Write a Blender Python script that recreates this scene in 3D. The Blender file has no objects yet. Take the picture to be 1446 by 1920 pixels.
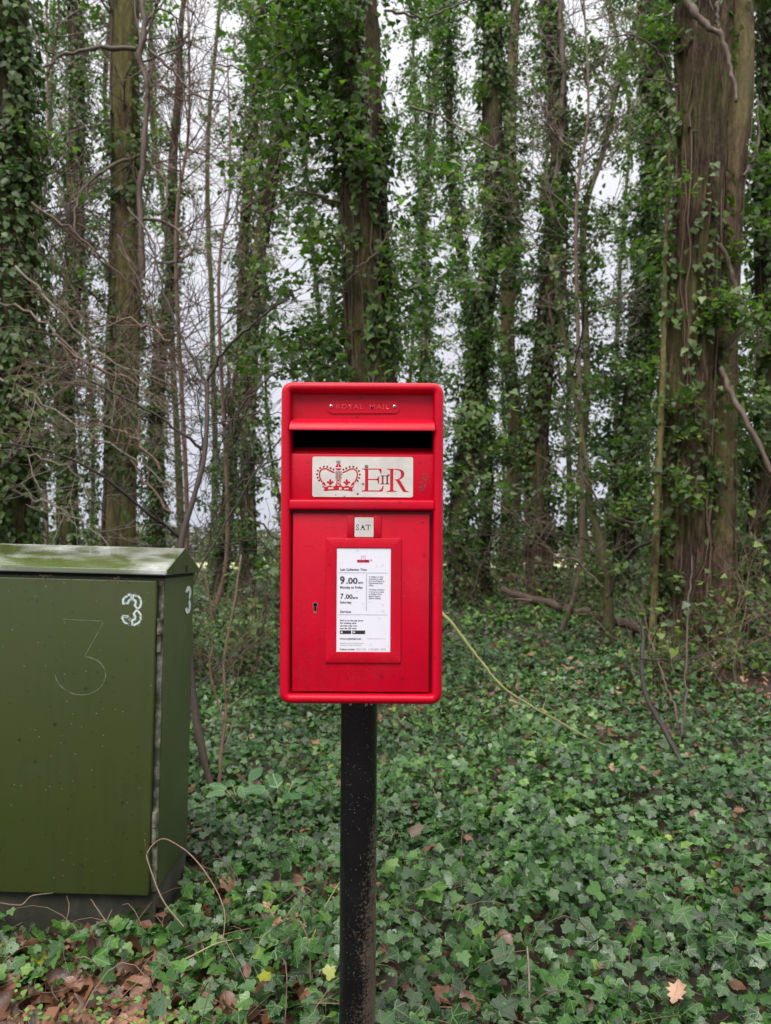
import bpy, bmesh, math, random
import numpy as np
from mathutils import Vector, Matrix
from mathutils.geometry import tessellate_polygon
random.seed(7)
sc = bpy.context.scene
COL = sc.collection
R = math.radians

# ------------------------------------------------------------------ camera
FPX = 1400.0; CH = 1.2; HY = 1045.0; CX = 723.0       # focal length in photo pixels, eye height, horizon row
cam_d = bpy.data.cameras.new('camera'); cam = bpy.data.objects.new('camera', cam_d); COL.objects.link(cam)
cam.location = (0, 0, CH); cam.rotation_euler = (R(90), 0, 0)
cam_d.sensor_fit = 'VERTICAL'; cam_d.sensor_height = 36.0; cam_d.lens = FPX / 1920 * 36
cam_d.shift_y = (HY - 960.0) / 1920.0
cam_d.clip_start = 0.05; cam_d.clip_end = 3000
cam_d.dof.use_dof = True; cam_d.dof.focus_distance = 1.52; cam_d.dof.aperture_fstop = 6.8
sc.camera = cam
sc.view_settings.view_transform = 'Standard'; sc.view_settings.look = 'None'
sc.view_settings.exposure = 0.48; sc.view_settings.gamma = 1.0
sc.render.film_transparent = False
sc.cycles.use_denoising = True
sc.cycles.max_bounces = 8; sc.cycles.diffuse_bounces = 4; sc.cycles.transparent_max_bounces = 8

# ------------------------------------------------------------------ overcast sky and soft sun
SUN_EL, SUN_AZ = 52.0, 205.0        # high, behind the camera and a little to the left
w = bpy.data.worlds.new('World'); sc.world = w; w.use_nodes = True
nt = w.node_tree; nt.nodes.clear(); N = nt.nodes; L = nt.links
sky = N.new('ShaderNodeTexSky'); sky.sky_type = 'NISHITA'; sky.sun_disc = False
sky.sun_elevation = R(SUN_EL); sky.sun_rotation = R(SUN_AZ); sky.air_density = 1.0; sky.dust_density = 3.0
hs = N.new('ShaderNodeHueSaturation'); hs.inputs['Saturation'].default_value = 0.25
L.new(sky.outputs[0], hs.inputs['Color'])
tc = N.new('ShaderNodeTexCoord'); sx = N.new('ShaderNodeSeparateXYZ'); L.new(tc.outputs['Generated'], sx.inputs[0])
cr = N.new('ShaderNodeValToRGB'); L.new(sx.outputs['Z'], cr.inputs[0])
e = cr.color_ramp.elements
e[0].position = 0.0; e[0].color = (0.245, 0.252, 0.300, 1)
e[1].position = 1.0; e[1].color = (1.75, 1.70, 1.60, 1)
m_ = cr.color_ramp.elements.new(0.35); m_.color = (0.325, 0.328, 0.362, 1)
m_ = cr.color_ramp.elements.new(0.60); m_.color = (0.43, 0.43, 0.45, 1)
m_ = cr.color_ramp.elements.new(0.78); m_.color = (1.05, 1.03, 0.98, 1)
cn = N.new('ShaderNodeTexNoise'); cn.inputs['Scale'].default_value = 2.2; cn.inputs['Detail'].default_value = 4
L.new(tc.outputs['Generated'], cn.inputs['Vector'])
mr = N.new('ShaderNodeMapRange'); mr.inputs[3].default_value = 18.5; mr.inputs[4].default_value = 23.0
L.new(cn.outputs[0], mr.inputs[0])
vm = N.new('ShaderNodeVectorMath'); vm.operation = 'SCALE'
L.new(cr.outputs[0], vm.inputs[0]); L.new(mr.outputs[0], vm.inputs['Scale'])
mx = N.new('ShaderNodeMix'); mx.data_type = 'RGBA'; mx.inputs[0].default_value = 0.85
L.new(hs.outputs[0], mx.inputs[6]); L.new(vm.outputs[0], mx.inputs[7])
bg = N.new('ShaderNodeBackground'); bg.inputs['Strength'].default_value = 0.1
L.new(mx.outputs[2], bg.inputs[0])
wo = N.new('ShaderNodeOutputWorld'); L.new(bg.outputs[0], wo.inputs[0])
sl = bpy.data.lights.new('sun', 'SUN'); sl.energy = 2.1; sl.angle = R(32); sl.color = (1.0, 0.97, 0.93)
so = bpy.data.objects.new('sun', sl); COL.objects.link(so)
el, az = R(SUN_EL), R(SUN_AZ)
sd = Vector((math.sin(az) * math.cos(el), math.cos(az) * math.cos(el), math.sin(el)))
so.rotation_euler = (-sd).to_track_quat('-Z', 'Y').to_euler(); so.location = (-3, -6, 8)

# ------------------------------------------------------------------ helpers
def P(px, py, Y):
    return np.array([(px - CX) * Y / FPX, Y, CH + (HY - py) * Y / FPX])

def tag(o, label=None, cat=None, group=None, kind=None):
    if label: o['label'] = label
    if cat: o['category'] = cat
    if group: o['group'] = group
    if kind: o['kind'] = kind
    return o
def empty(name, loc, label, cat, group=None):
    o = bpy.data.objects.new(name, None); COL.objects.link(o); o.location = loc
    o.empty_display_size = 0.1
    return tag(o, label, cat, group)
def link(name, me, parent=None, offset=True):
    """meshes are written in world coordinates; under a parent they are shifted to its frame"""
    o = bpy.data.objects.new(name, me); COL.objects.link(o)
    if parent is not None:
        o.parent = parent
        root = parent
        tot = Vector((0, 0, 0))
        while root is not None: tot += root.location; root = root.parent
        me.transform(Matrix.Translation(-tot))
    return o

def hash3(i, j, k, seed):
    h = (i * 374761393 + j * 668265263 + k * 2147483647 + seed * 1274126177) & 0xffffffff
    h = ((h ^ (h >> 13)) * 1274126177) & 0xffffffff
    h = (h ^ (h >> 16)) & 0xffffffff
    return h.astype(np.float64) / 4294967295.0
def vn(p, seed=0):
    p = np.asarray(p, float); b = np.floor(p).astype(np.int64); f = p - b; f = f * f * (3 - 2 * f)
    out = 0
    for dx in (0, 1):
        wx = f[..., 0] if dx else 1 - f[..., 0]
        for dy in (0, 1):
            wy = f[..., 1] if dy else 1 - f[..., 1]
            for dz in (0, 1):
                wz = f[..., 2] if dz else 1 - f[..., 2]
                out = out + wx * wy * wz * hash3(b[..., 0] + dx, b[..., 1] + dy, b[..., 2] + dz, seed)
    return out
def fbm(p, seed=0, o=3):
    s = 0; a = 0.5; t = 0
    p = np.asarray(p, float)
    for i in range(o): s = s + a * vn(p * 2 ** i, seed + i); t += a; a *= 0.5
    return s / t
def ground_h(x, y):
    x = np.asarray(x, float); y = np.asarray(y, float)
    t = np.clip((y - 4.3) / 12, 0, 1); t = t * t * (3 - 2 * t)
    h = 0.70 * t
    q = np.stack([x * 0.9, y * 0.9, np.zeros_like(x)], -1)
    h = h + (fbm(q, 11) - 0.5) * 0.16
    h = h + 0.20 * np.exp(-((x - 2.95) ** 2 + (y - 6.9) ** 2) / 1.1)
    h = h + 0.10 * np.exp(-((x + 0.2) ** 2 + (y - 6.4) ** 2) / 0.8)
    return h
def gh(x, y): return float(ground_h(np.array([x]), np.array([y]))[0])

def build(name, V, F, mat, parent=None, uv=None, var=None, smooth=False, mats=None, mi=None):
    """V (n,3); F: list of int arrays (m,3)/(m,4)"""
    me = bpy.data.meshes.new(name)
    V = np.asarray(V, np.float32)
    F = [np.asarray(f, np.int32) for f in F if len(f)]
    nl = sum(f.size for f in F); nf = sum(len(f) for f in F)
    me.vertices.add(len(V)); me.vertices.foreach_set('co', V.ravel())
    me.loops.add(nl); lv = np.concatenate([f.ravel() for f in F]); me.loops.foreach_set('vertex_index', lv)
    me.polygons.add(nf)
    tot = np.concatenate([np.full(len(f), f.shape[1], np.int32) for f in F])
    st = np.concatenate([[0], np.cumsum(tot)[:-1]]).astype(np.int32)
    me.polygons.foreach_set('loop_start', st)
    try: me.polygons.foreach_set('loop_total', tot)
    except Exception: pass
    if smooth: me.polygons.foreach_set('use_smooth', np.ones(nf, bool))
    for m in (mats or [mat]): me.materials.append(m)
    if mi is not None: me.polygons.foreach_set('material_index', np.asarray(mi, np.int32))
    me.update(calc_edges=True)
    if uv is not None:
        l = me.uv_layers.new(name='UVMap'); l.data.foreach_set('uv', np.asarray(uv, np.float32)[lv].ravel())
    if var is not None:
        a = me.attributes.new('var', 'FLOAT_COLOR', 'POINT')
        c = np.ones((len(V), 4), np.float32); c[:, :3] = var
        a.data.foreach_set('color', c.ravel())
    me.validate()
    return link(name, me, parent)

def tube_arr(pts, rad, sides=5, cap=True):
    pts = np.asarray(pts, float); rad = np.asarray(rad, float); n = len(pts)
    t = np.gradient(pts, axis=0); t /= np.linalg.norm(t, axis=1)[:, None] + 1e-9
    m = t.mean(0); ref = np.array([0, 0, 1.]) if abs(m[2]) < 0.75 * np.linalg.norm(m) + 1e-6 else np.array([0, 1., 0])
    u = np.cross(t, ref); u /= np.linalg.norm(u, axis=1)[:, None] + 1e-9
    v = np.cross(t, u)
    a = np.arange(sides) * 2 * np.pi / sides
    V = pts[:, None, :] + rad[:, None, None] * (np.cos(a)[None, :, None] * u[:, None, :] + np.sin(a)[None, :, None] * v[:, None, :])
    V = V.reshape(-1, 3)
    i = np.arange(n - 1)[:, None] * sides; j = np.arange(sides)[None, :]; j2 = (j + 1) % sides
    F = np.stack([i + j, i + j2, i + sides + j2, i + sides + j], -1).reshape(-1, 4)
    T = np.zeros((0, 3), int)
    if cap:
        V = np.vstack([V, pts[-1]]); k = len(V) - 1; b = (n - 1) * sides
        T = np.array([[b + q, b + (q + 1) % sides, k] for q in range(sides)])
    return V, F, T
def tubes(name, lst, mat, parent=None, sides=4, smooth=True):
    Vs, Fs, Ts = [], [], []; o = 0; vs = []
    rg = np.random.RandomState(len(lst))
    for it in lst:
        pts, rad = it[0], it[1]; s = it[2] if len(it) > 2 else sides
        V, F, T = tube_arr(pts, rad, s); Vs.append(V); Fs.append(F + o); Ts.append(T + o); o += len(V)
        vs.append(np.tile(rg.rand(3), (len(V), 1)))
    return build(name, np.vstack(Vs), [np.vstack(Fs), np.vstack(Ts)], mat, parent, smooth=smooth, var=np.vstack(vs))
def smooth_path(ctrl, n):
    """Catmull-Rom through control rows"""
    c = np.asarray(ctrl, float); c = np.vstack([2 * c[0] - c[1], c, 2 * c[-1] - c[-2]])
    m = len(c) - 3; out = []
    for s in np.linspace(0, m - 1e-6, n):
        i = int(s); t = s - i; p0, p1, p2, p3 = c[i], c[i + 1], c[i + 2], c[i + 3]
        out.append(0.5 * (2 * p1 + (p2 - p0) * t + (2 * p0 - 5 * p1 + 4 * p2 - p3) * t * t + (3 * p1 - p0 - 3 * p2 + p3) * t ** 3))
    return np.array(out)

# ------------------------------------------------------------------ materials
def mat(name):
    m = bpy.data.materials.new(name); m.use_nodes = True; t = m.node_tree; t.nodes.clear()
    out = t.nodes.new('ShaderNodeOutputMaterial'); b = t.nodes.new('ShaderNodeBsdfPrincipled'); t.links.new(b.outputs[0], out.inputs[0])
    return m, t, b, out
def nd(t, typ, **kw):
    n = t.nodes.new(typ)
    for k, v in kw.items():
        if k in n.inputs.keys() if isinstance(k, str) else False: n.inputs[k].default_value = v
        else: setattr(n, k, v)
    return n
def ramp(t, src, stops, interp='LINEAR'):
    r = t.nodes.new('ShaderNodeValToRGB'); r.color_ramp.interpolation = interp
    el = r.color_ramp.elements
    while len(el) > 1: el.remove(el[0])
    el[0].position = stops[0][0]; el[0].color = (*stops[0][1], 1) if not isinstance(stops[0][1], float) else (stops[0][1],) * 3 + (1,)
    for p, c in stops[1:]:
        q = el.new(p); q.color = (*c, 1) if not isinstance(c, float) else (c, c, c, 1)
    t.links.new(src, r.inputs[0]); return r.outputs[0]
def noise(t, scale, detail=4, rough=0.55, vec=None, mapscale=None, coord='Object', dist=0.0):
    tcn = t.nodes.new('ShaderNodeTexCoord'); v = tcn.outputs[coord]
    if mapscale:
        mp = t.nodes.new('ShaderNodeMapping'); mp.inputs['Scale'].default_value = mapscale; t.links.new(v, mp.inputs[0]); v = mp.outputs[0]
    n = t.nodes.new('ShaderNodeTexNoise'); n.inputs['Scale'].default_value = scale; n.inputs['Detail'].default_value = detail
    n.inputs['Roughness'].default_value = rough; n.inputs['Distortion'].default_value = dist
    t.links.new(v, n.inputs['Vector']); return n.outputs[0]
def mixc(t, f, a, b, blend='MIX'):
    n = t.nodes.new('ShaderNodeMix'); n.data_type = 'RGBA'; n.blend_type = blend
    for s, i in ((f, 0), (a, 6), (b, 7)):
        if hasattr(s, 'links'): t.links.new(s, n.inputs[i])
        elif i == 0: n.inputs[0].default_value = s
        else: n.inputs[i].default_value = (*s, 1)
    return n.outputs[2]
def math_(t, op, a, b=None, clamp=False):
    n = t.nodes.new('ShaderNodeMath'); n.operation = op; n.use_clamp = clamp
    for i, s in enumerate((a, b)):
        if s is None: continue
        if hasattr(s, 'links'): t.links.new(s, n.inputs[i])
        else: n.inputs[i].default_value = s
    return n.outputs[0]
def bump(t, b, h, strength=0.3, dist=0.01, prev=None):
    n = t.nodes.new('ShaderNodeBump'); n.inputs['Strength'].default_value = strength; n.inputs['Distance'].default_value = dist
    t.links.new(h, n.inputs['Height'])
    if prev is not None: t.links.new(prev, n.inputs['Normal'])
    t.links.new(n.outputs[0], b.inputs['Normal']); return n.outputs[0]

def leaf_mat(name, stops, vein=0.0, veincol=(0.22, 0.33, 0.17), rough=0.32, trans=0.18, spec=0.5):
    m, t, b, out = mat(name)
    at = t.nodes.new('ShaderNodeAttribute'); at.attribute_name = 'var'
    sp = t.nodes.new('ShaderNodeSeparateColor'); t.links.new(at.outputs['Color'], sp.inputs[0])
    c = ramp(t, sp.outputs[0], stops)
    n = noise(t, 90, 2)
    c = mixc(t, math_(t, 'MULTIPLY', n, 0.35), c, (0.015, 0.03, 0.01))
    if vein > 0:
        uv = t.nodes.new('ShaderNodeTexCoord'); su = t.nodes.new('ShaderNodeSeparateXYZ'); t.links.new(uv.outputs['UV'], su.inputs[0])
        x, y = su.outputs['X'], su.outputs['Y']
        an = math_(t, 'ARCTAN2', x, y)
        f = math_(t, 'PINGPONG', math_(t, 'ADD', an, 7 * R(48)), R(24))      # folds the five palmate veins
        r = math_(t, 'SQRT', math_(t, 'ADD', math_(t, 'MULTIPLY', x, x), math_(t, 'MULTIPLY', y, y)))
        d = math_(t, 'MULTIPLY', r, math_(t, 'SINE', f))
        v = t.nodes.new('ShaderNodeMapRange'); v.inputs[1].default_value = 0.012; v.inputs[2].default_value = 0.032
        v.inputs[3].default_value = 1; v.inputs[4].default_value = 0; t.links.new(d, v.inputs[0])
        vo = t.nodes.new('ShaderNodeTexVoronoi'); vo.feature = 'DISTANCE_TO_EDGE'; vo.inputs['Scale'].default_value = 6
        t.links.new(uv.outputs['UV'], vo.inputs['Vector'])
        v2 = t.nodes.new('ShaderNodeMapRange'); v2.inputs[1].default_value = 0.0; v2.inputs[2].default_value = 0.06
        v2.inputs[3].default_value = 0.35; v2.inputs[4].default_value = 0; t.links.new(vo.outputs[0], v2.inputs[0])
        vv = math_(t, 'MAXIMUM', v.outputs[0], v2.outputs[0])
        vs = math_(t, 'MULTIPLY', vv, math_(t, 'MULTIPLY', sp.outputs[1], vein * 1.6), clamp=True)
        c = mixc(t, vs, c, veincol)
        bump(t, b, vv, 0.35, 0.002)
    t.links.new(c, b.inputs['Base Color']); b.inputs['Roughness'].default_value = rough
    rr = math_(t, 'ADD', math_(t, 'MULTIPLY', sp.outputs[2], 0.28), rough - 0.08); t.links.new(rr, b.inputs['Roughness'])
    b.inputs['Specular IOR Level'].default_value = spec
    if trans > 0:
        tr = t.nodes.new('ShaderNodeBsdfTranslucent'); t.links.new(mixc(t, 1.0, c, (1.5, 2.2, 0.6), 'MULTIPLY'), tr.inputs[0])
        ms = t.nodes.new('ShaderNodeMixShader'); ms.inputs[0].default_value = trans
        t.links.new(b.outputs[0], ms.inputs[1]); t.links.new(tr.outputs[0], ms.inputs[2]); t.links.new(ms.outputs[0], out.inputs[0])
    return m
IVY_G = leaf_mat('ground_ivy', [(0, (0.005, 0.019, 0.004)), (0.35, (0.015, 0.056, 0.009)), (0.7, (0.046, 0.130, 0.020)), (0.93, (0.13, 0.23, 0.03)), (1, (0.24, 0.26, 0.03))], vein=0.38, veincol=(0.18, 0.29, 0.12), rough=0.17, trans=0.12, spec=0.42)
IVY_T = leaf_mat('climbing_ivy', [(0, (0.016, 0.034, 0.008)), (0.4, (0.050, 0.090, 0.020)), (0.8, (0.105, 0.165, 0.034)), (1, (0.20, 0.27, 0.05))], vein=0.2, rough=0.30, trans=0.30, spec=0.35)
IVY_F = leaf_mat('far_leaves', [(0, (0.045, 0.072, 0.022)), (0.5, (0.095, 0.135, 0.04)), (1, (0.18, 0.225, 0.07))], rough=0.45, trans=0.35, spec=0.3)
HERB = leaf_mat('herb_leaves', [(0, (0.05, 0.14, 0.02)), (0.6, (0.10, 0.24, 0.03)), (1, (0.18, 0.33, 0.05))], rough=0.5, trans=0.25)
DEAD = leaf_mat('dead_leaves', [(0, (0.030, 0.012, 0.008)), (0.4, (0.10, 0.036, 0.018)), (0.75, (0.20, 0.080, 0.042)), (0.93, (0.34, 0.17, 0.10)), (1, (0.40, 0.25, 0.17))], vein=0.35, veincol=(0.10, 0.05, 0.03), rough=0.35, trans=0.05)

def bark_mat(name, c0, c1, c2, moss=0.4, mosscol=(0.11, 0.125, 0.03), vs=0.14, scale=16, strength=0.9):
    m, t, b, out = mat(name)
    n1 = noise(t, scale, 6, 0.65, mapscale=(1, 1, vs), dist=0.4)
    n2 = noise(t, scale * 3, 5, 0.7, mapscale=(1, 1, 0.5))
    n3 = noise(t, 1.6, 5, 0.65)
    nw = noise(t, 5, 3, 0.6)
    h = math_(t, 'ADD', math_(t, 'MULTIPLY', math_(t, 'ABSOLUTE', math_(t, 'SUBTRACT', n1, 0.5)), 2.4), math_(t, 'MULTIPLY', n2, 0.45))
    c = ramp(t, h, [(0.18, c0), (0.42, c1), (0.8, c2)])
    mk = ramp(t, math_(t, 'ADD', n3, math_(t, 'MULTIPLY', n2, 0.25)), [(0.60 - 0.18 * moss, 0.0), (0.74 - 0.18 * moss, 1.0)])
    c = mixc(t, math_(t, 'MULTIPLY', mk, moss), c, mixc(t, n2, tuple(q * 0.55 for q in mosscol), tuple(q * 1.35 for q in mosscol)))
    t.links.new(c, b.inputs['Base Color']); b.inputs['Roughness'].default_value = 0.85
    b.inputs['Specular IOR Level'].default_value = 0.25
    bump(t, b, h, strength, 0.02); return m
BARK_RED = bark_mat('bark_red_brown', (0.012, 0.007, 0.005), (0.075, 0.043, 0.029), (0.19, 0.12, 0.082), moss=0.35, scale=20, strength=1.0)
BARK_DARK = bark_mat('bark_dark', (0.014, 0.009, 0.007), (0.060, 0.038, 0.026), (0.14, 0.098, 0.068), moss=0.35)
BARK_MOSS = bark_mat('bark_mossy', (0.035, 0.022, 0.014), (0.125, 0.092, 0.050), (0.25, 0.20, 0.11), moss=0.55, mosscol=(0.19, 0.18, 0.055), vs=0.3, strength=0.9, scale=11)
BARK_TAN = bark_mat('bark_smooth_tan', (0.035, 0.021, 0.013), (0.105, 0.066, 0.040), (0.18, 0.125, 0.076), moss=0.4, mosscol=(0.15, 0.14, 0.05), vs=0.25, strength=0.5)
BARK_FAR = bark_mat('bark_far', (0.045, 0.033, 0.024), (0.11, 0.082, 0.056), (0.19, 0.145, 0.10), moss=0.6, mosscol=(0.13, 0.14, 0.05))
def twig_mat(name, c0, c1):
    m, t, b, out = mat(name)
    at = t.nodes.new('ShaderNodeAttribute'); at.attribute_name = 'var'
    sp = t.nodes.new('ShaderNodeSeparateColor'); t.links.new(at.outputs['Color'], sp.inputs[0])
    c = ramp(t, sp.outputs[0], [(0, c0), (1, c1)])
    n = noise(t, 60, 4); c = mixc(t, math_(t, 'MULTIPLY', n, 0.6), c, tuple(q * 0.4 for q in c0))
    t.links.new(c, b.inputs['Base Color']); b.inputs['Roughness'].default_value = 0.65; return m
TWIG = twig_mat('twig_bark', (0.055, 0.034, 0.024), (0.20, 0.14, 0.10))
TWIG_D = twig_mat('dark_twig_bark', (0.020, 0.013, 0.010), (0.065, 0.043, 0.032))
TWIG_R = twig_mat('red_twig_bark', (0.09, 0.045, 0.032), (0.24, 0.15, 0.10))
TWIG_Y = twig_mat('yellow_lichen_stem', (0.19, 0.19, 0.06), (0.30, 0.29, 0.11))
TWIG_P = twig_mat('pale_stem', (0.17, 0.13, 0.095), (0.30, 0.25, 0.20))

def paint(name, col, col2, rough=0.3, coat=0.3, scale=3, specks=None, bstr=0.05, spec=0.25, streak=0.0):
    m, t, b, out = mat(name)
    n = noise(t, scale, 5, 0.6); c = mixc(t, ramp(t, n, [(0.35, 0.0), (0.65, 1.0)]), col, col2)
    if streak:
        g1 = noise(t, 42, 5, 0.65, mapscale=(1, 1, 0.07)); g2 = noise(t, 5, 4, 0.6); g3 = noise(t, 260, 4, 0.7)
        k1 = ramp(t, math_(t, 'ADD', math_(t, 'MULTIPLY', g1, 0.6), math_(t, 'MULTIPLY', g2, 0.4)), [(0.50, 0.0), (0.64, 1.0)])
        c = mixc(t, math_(t, 'MULTIPLY', k1, streak), c, tuple(q * 0.45 + 0.004 for q in col))
        k2 = ramp(t, math_(t, 'ADD', math_(t, 'MULTIPLY', g2, 0.65), math_(t, 'MULTIPLY', g3, 0.35)), [(0.56, 0.0), (0.66, 1.0)])
        c = mixc(t, math_(t, 'MULTIPLY', k2, streak * 0.5), c, tuple(q * 0.8 + 0.05 for q in col))
        t.links.new(ramp(t, math_(t, 'ADD', math_(t, 'MULTIPLY', g2, 0.6), math_(t, 'MULTIPLY', g3, 0.4)), [(0.35, rough - 0.12), (0.65, rough + 0.15)]), b.inputs['Roughness'])
    if specks:
        for sc_, thr, cc, f in specks:
            tcn = t.nodes.new('ShaderNodeTexCoord'); vo = t.nodes.new('ShaderNodeTexVoronoi'); vo.inputs['Scale'].default_value = sc_
            dn = noise(t, sc_ * 2.5, 3)
            t.links.new(tcn.outputs['Object'], vo.inputs['Vector'])
            d = math_(t, 'ADD', vo.outputs['Distance'], math_(t, 'MULTIPLY', dn, 0.12))
            sel = math_(t, 'GREATER_THAN', math_(t, 'FRACT', math_(t, 'MULTIPLY', vo.outputs['Color'], 7.3)), 0.55)
            k = ramp(t, d, [(thr, 1.0), (thr * 1.35, 0.0)])
            c = mixc(t, math_(t, 'MULTIPLY', math_(t, 'MULTIPLY', k, sel), f), c, cc)
    t.links.new(c, b.inputs['Base Color'])
    if not streak: b.inputs['Roughness'].default_value = rough
    b.inputs['Coat Weight'].default_value = coat; b.inputs['Coat Roughness'].default_value = 0.12; b.inputs['Specular IOR Level'].default_value = spec
    n2 = noise(t, 220, 3); bump(t, b, n2, bstr, 0.002); return m, t, b
RED, _, _ = paint('pillar_box_red', (0.52, 0.0004, 0.018), (0.46, 0.0004, 0.015), 0.34, 0.0, 4, [(30, 0.16, (0.20, 0.004, 0.01), 0.6), (90, 0.13, (0.70, 0.07, 0.09), 0.3)], 0.12, 0.2, 0.28)
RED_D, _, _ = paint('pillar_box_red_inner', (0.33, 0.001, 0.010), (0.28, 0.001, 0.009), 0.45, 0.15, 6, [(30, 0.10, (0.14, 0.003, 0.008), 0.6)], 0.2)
def plain(name, col, rough=0.5, metal=0.0, emis=None, spec=0.5):
    m, t, b, out = mat(name)
    n = noise(t, 45, 4); c = mixc(t, n, col, tuple(q * 0.8 for q in col))
    t.links.new(c, b.inputs['Base Color']); b.inputs['Roughness'].default_value = rough; b.inputs['Metallic'].default_value = metal
    b.inputs['Specular IOR Level'].default_value = spec
    return m
BLACK_IN = plain('black_aperture', (0.006, 0.004, 0.004), 0.8, spec=0.1)
INK = plain('black_print', (0.025, 0.025, 0.03), 0.6)
INK_GREY = plain('grey_print', (0.20, 0.20, 0.22), 0.6)
INK_RED = plain('red_print', (0.62, 0.05, 0.09), 0.5)
WHITE_INK = plain('white_print', (0.75, 0.75, 0.78), 0.5)
CHROME = plain('rivet_metal', (0.65, 0.65, 0.66), 0.25, 0.9)
CREAM, _t, _b = paint('aged_enamel_plate', (0.60, 0.57, 0.53), (0.47, 0.45, 0.42), 0.5, 0.1, 16, [(34, 0.10, (0.12, 0.12, 0.06), 0.8), (70, 0.12, (0.25, 0.24, 0.17), 0.6)], 0.1)
NOTICE, _t, _b = paint('notice_card', (0.70, 0.69, 0.75), (0.66, 0.65, 0.72), 0.25, 0.3, 8, None, 0.02)
POSTM, _t, _b = paint('black_post_paint', (0.007, 0.007, 0.008), (0.004, 0.004, 0.005), 0.24, 0.15, 9, [(150, 0.16, (0.30, 0.28, 0.24), 0.55)], 0.35)
# weathered flecks that thicken towards the foot of the post, where the paint has worn
def wear_post():
    m = POSTM; t = m.node_tree; b = [n for n in t.nodes if n.type == 'BSDF_PRINCIPLED'][0]
    src = b.inputs['Base Color'].links[0].from_socket
    tcn = t.nodes.new('ShaderNodeTexCoord'); s = t.nodes.new('ShaderNodeSeparateXYZ'); t.links.new(tcn.outputs['Object'], s.inputs[0])
    lowr = t.nodes.new('ShaderNodeMapRange'); lowr.inputs[1].default_value = 0.80; lowr.inputs[2].default_value = 0.25
    lowr.inputs[3].default_value = -0.04; lowr.inputs[4].default_value = 0.16; t.links.new(s.outputs['Z'], lowr.inputs[0])
    side = math_(t, 'MULTIPLY', math_(t, 'ADD', s.outputs['X'], 0.0), 2.6)
    n = noise(t, 170, 5, 0.7); n2 = noise(t, 14, 4, 0.6, mapscale=(1, 1, 0.35))
    k = math_(t, 'ADD', math_(t, 'ADD', math_(t, 'MULTIPLY', n, 0.55), math_(t, 'MULTIPLY', n2, 0.45)), math_(t, 'ADD', lowr.outputs[0], side))
    mk = ramp(t, k, [(0.62, 0.0), (0.72, 1.0)])
    c = mixc(t, math_(t, 'MULTIPLY', mk, 0.75), src, mixc(t, n2, (0.05, 0.035, 0.022), (0.17, 0.13, 0.10)))
    t.links.new(c, b.inputs['Base Color'])
wear_post()
GREEN, gt, gb = paint('cabinet_green', (0.042, 0.055, 0.014), (0.036, 0.050, 0.012), 0.42, 0.0, 2.5,
                      [(16, 0.13, (0.012, 0.016, 0.006), 0.75), (38, 0.17, (0.015, 0.018, 0.007), 0.6), (44, 0.13, (0.22, 0.25, 0.14), 0.5)], 0.05, 0.3, 0.22)
GROOVE = plain('dark_groove', (0.008, 0.009, 0.006), 0.8)
STENCIL, st_, sb_ = paint('stencil_white', (0.55, 0.62, 0.62), (0.42, 0.50, 0.49), 0.6, 0, 60, [(120, 0.30, (0.08, 0.11, 0.04), 0.9)], 0.0)
SCRATCH, st_, sb_ = paint('faint_scratch', (0.15, 0.17, 0.11), (0.065, 0.08, 0.035), 0.6, 0, 45, None, 0.0)
# lichen-stained green for the hinge strip and the roof edge, mossy concrete for the plinth
def stained(name, base, stain, lo, hi, scale=22, rough=0.7):
    m, t, b, out = mat(name)
    n = noise(t, scale, 7, 0.7); n2 = noise(t, 4, 3, mapscale=(1, 1, 0.6))
    k = ramp(t, math_(t, 'ADD', math_(t, 'MULTIPLY', n, 0.6), math_(t, 'MULTIPLY', n2, 0.4)), [(lo, 0.0), (hi, 1.0)])
    c = mixc(t, k, base, stain); n3 = noise(t, 120, 3); c = mixc(t, math_(t, 'MULTIPLY', n3, 0.5), c, tuple(q * 0.45 for q in base))
    t.links.new(c, b.inputs['Base Color']); b.inputs['Roughness'].default_value = rough; bump(t, b, n, 0.3, 0.004); return m
HINGESTRIP = stained('lichen_stained_green', (0.026, 0.034, 0.014), (0.24, 0.23, 0.18), 0.45, 0.56)
SIDEGREEN = stained('cabinet_green_algae', (0.058, 0.080, 0.026), (0.085, 0.108, 0.055), 0.48, 0.62, 9, 0.5)
PLINTH = stained('mossy_concrete', (0.022, 0.024, 0.014), (0.05, 0.05, 0.033), 0.45, 0.6, 18, 0.9)
def roof_mat():
    m, t, b, out = mat('wet_roof_green_painted_glare')
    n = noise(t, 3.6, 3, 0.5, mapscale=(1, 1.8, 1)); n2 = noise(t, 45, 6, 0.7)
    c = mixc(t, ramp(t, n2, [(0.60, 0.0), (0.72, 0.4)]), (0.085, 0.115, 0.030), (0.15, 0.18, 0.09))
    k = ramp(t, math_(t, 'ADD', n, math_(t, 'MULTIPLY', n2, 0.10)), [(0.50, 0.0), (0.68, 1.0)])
    c = mixc(t, math_(t, 'MULTIPLY', k, 0.72), c, (0.72, 0.73, 0.74))  # soft white patches paint the sky glare into the roof colour
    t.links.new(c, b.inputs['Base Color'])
    t.links.new(ramp(t, n, [(0.45, 0.12), (0.6, 0.30)]), b.inputs['Roughness']); b.inputs['Coat Weight'].default_value = 1.0; b.inputs['Coat IOR'].default_value = 1.9
    b.inputs['Coat Roughness'].default_value = 0.06; bump(t, b, n2, 0.15, 0.004); return m
ROOFM = roof_mat()
def water_mat():
    m, t, b, out = mat('water_drop'); b.inputs['Base Color'].default_value = (1, 1, 1, 1); b.inputs['Roughness'].default_value = 0.03
    b.inputs['Transmission Weight'].default_value = 1.0; b.inputs['IOR'].default_value = 1.33; return m
WATER = water_mat()
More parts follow.
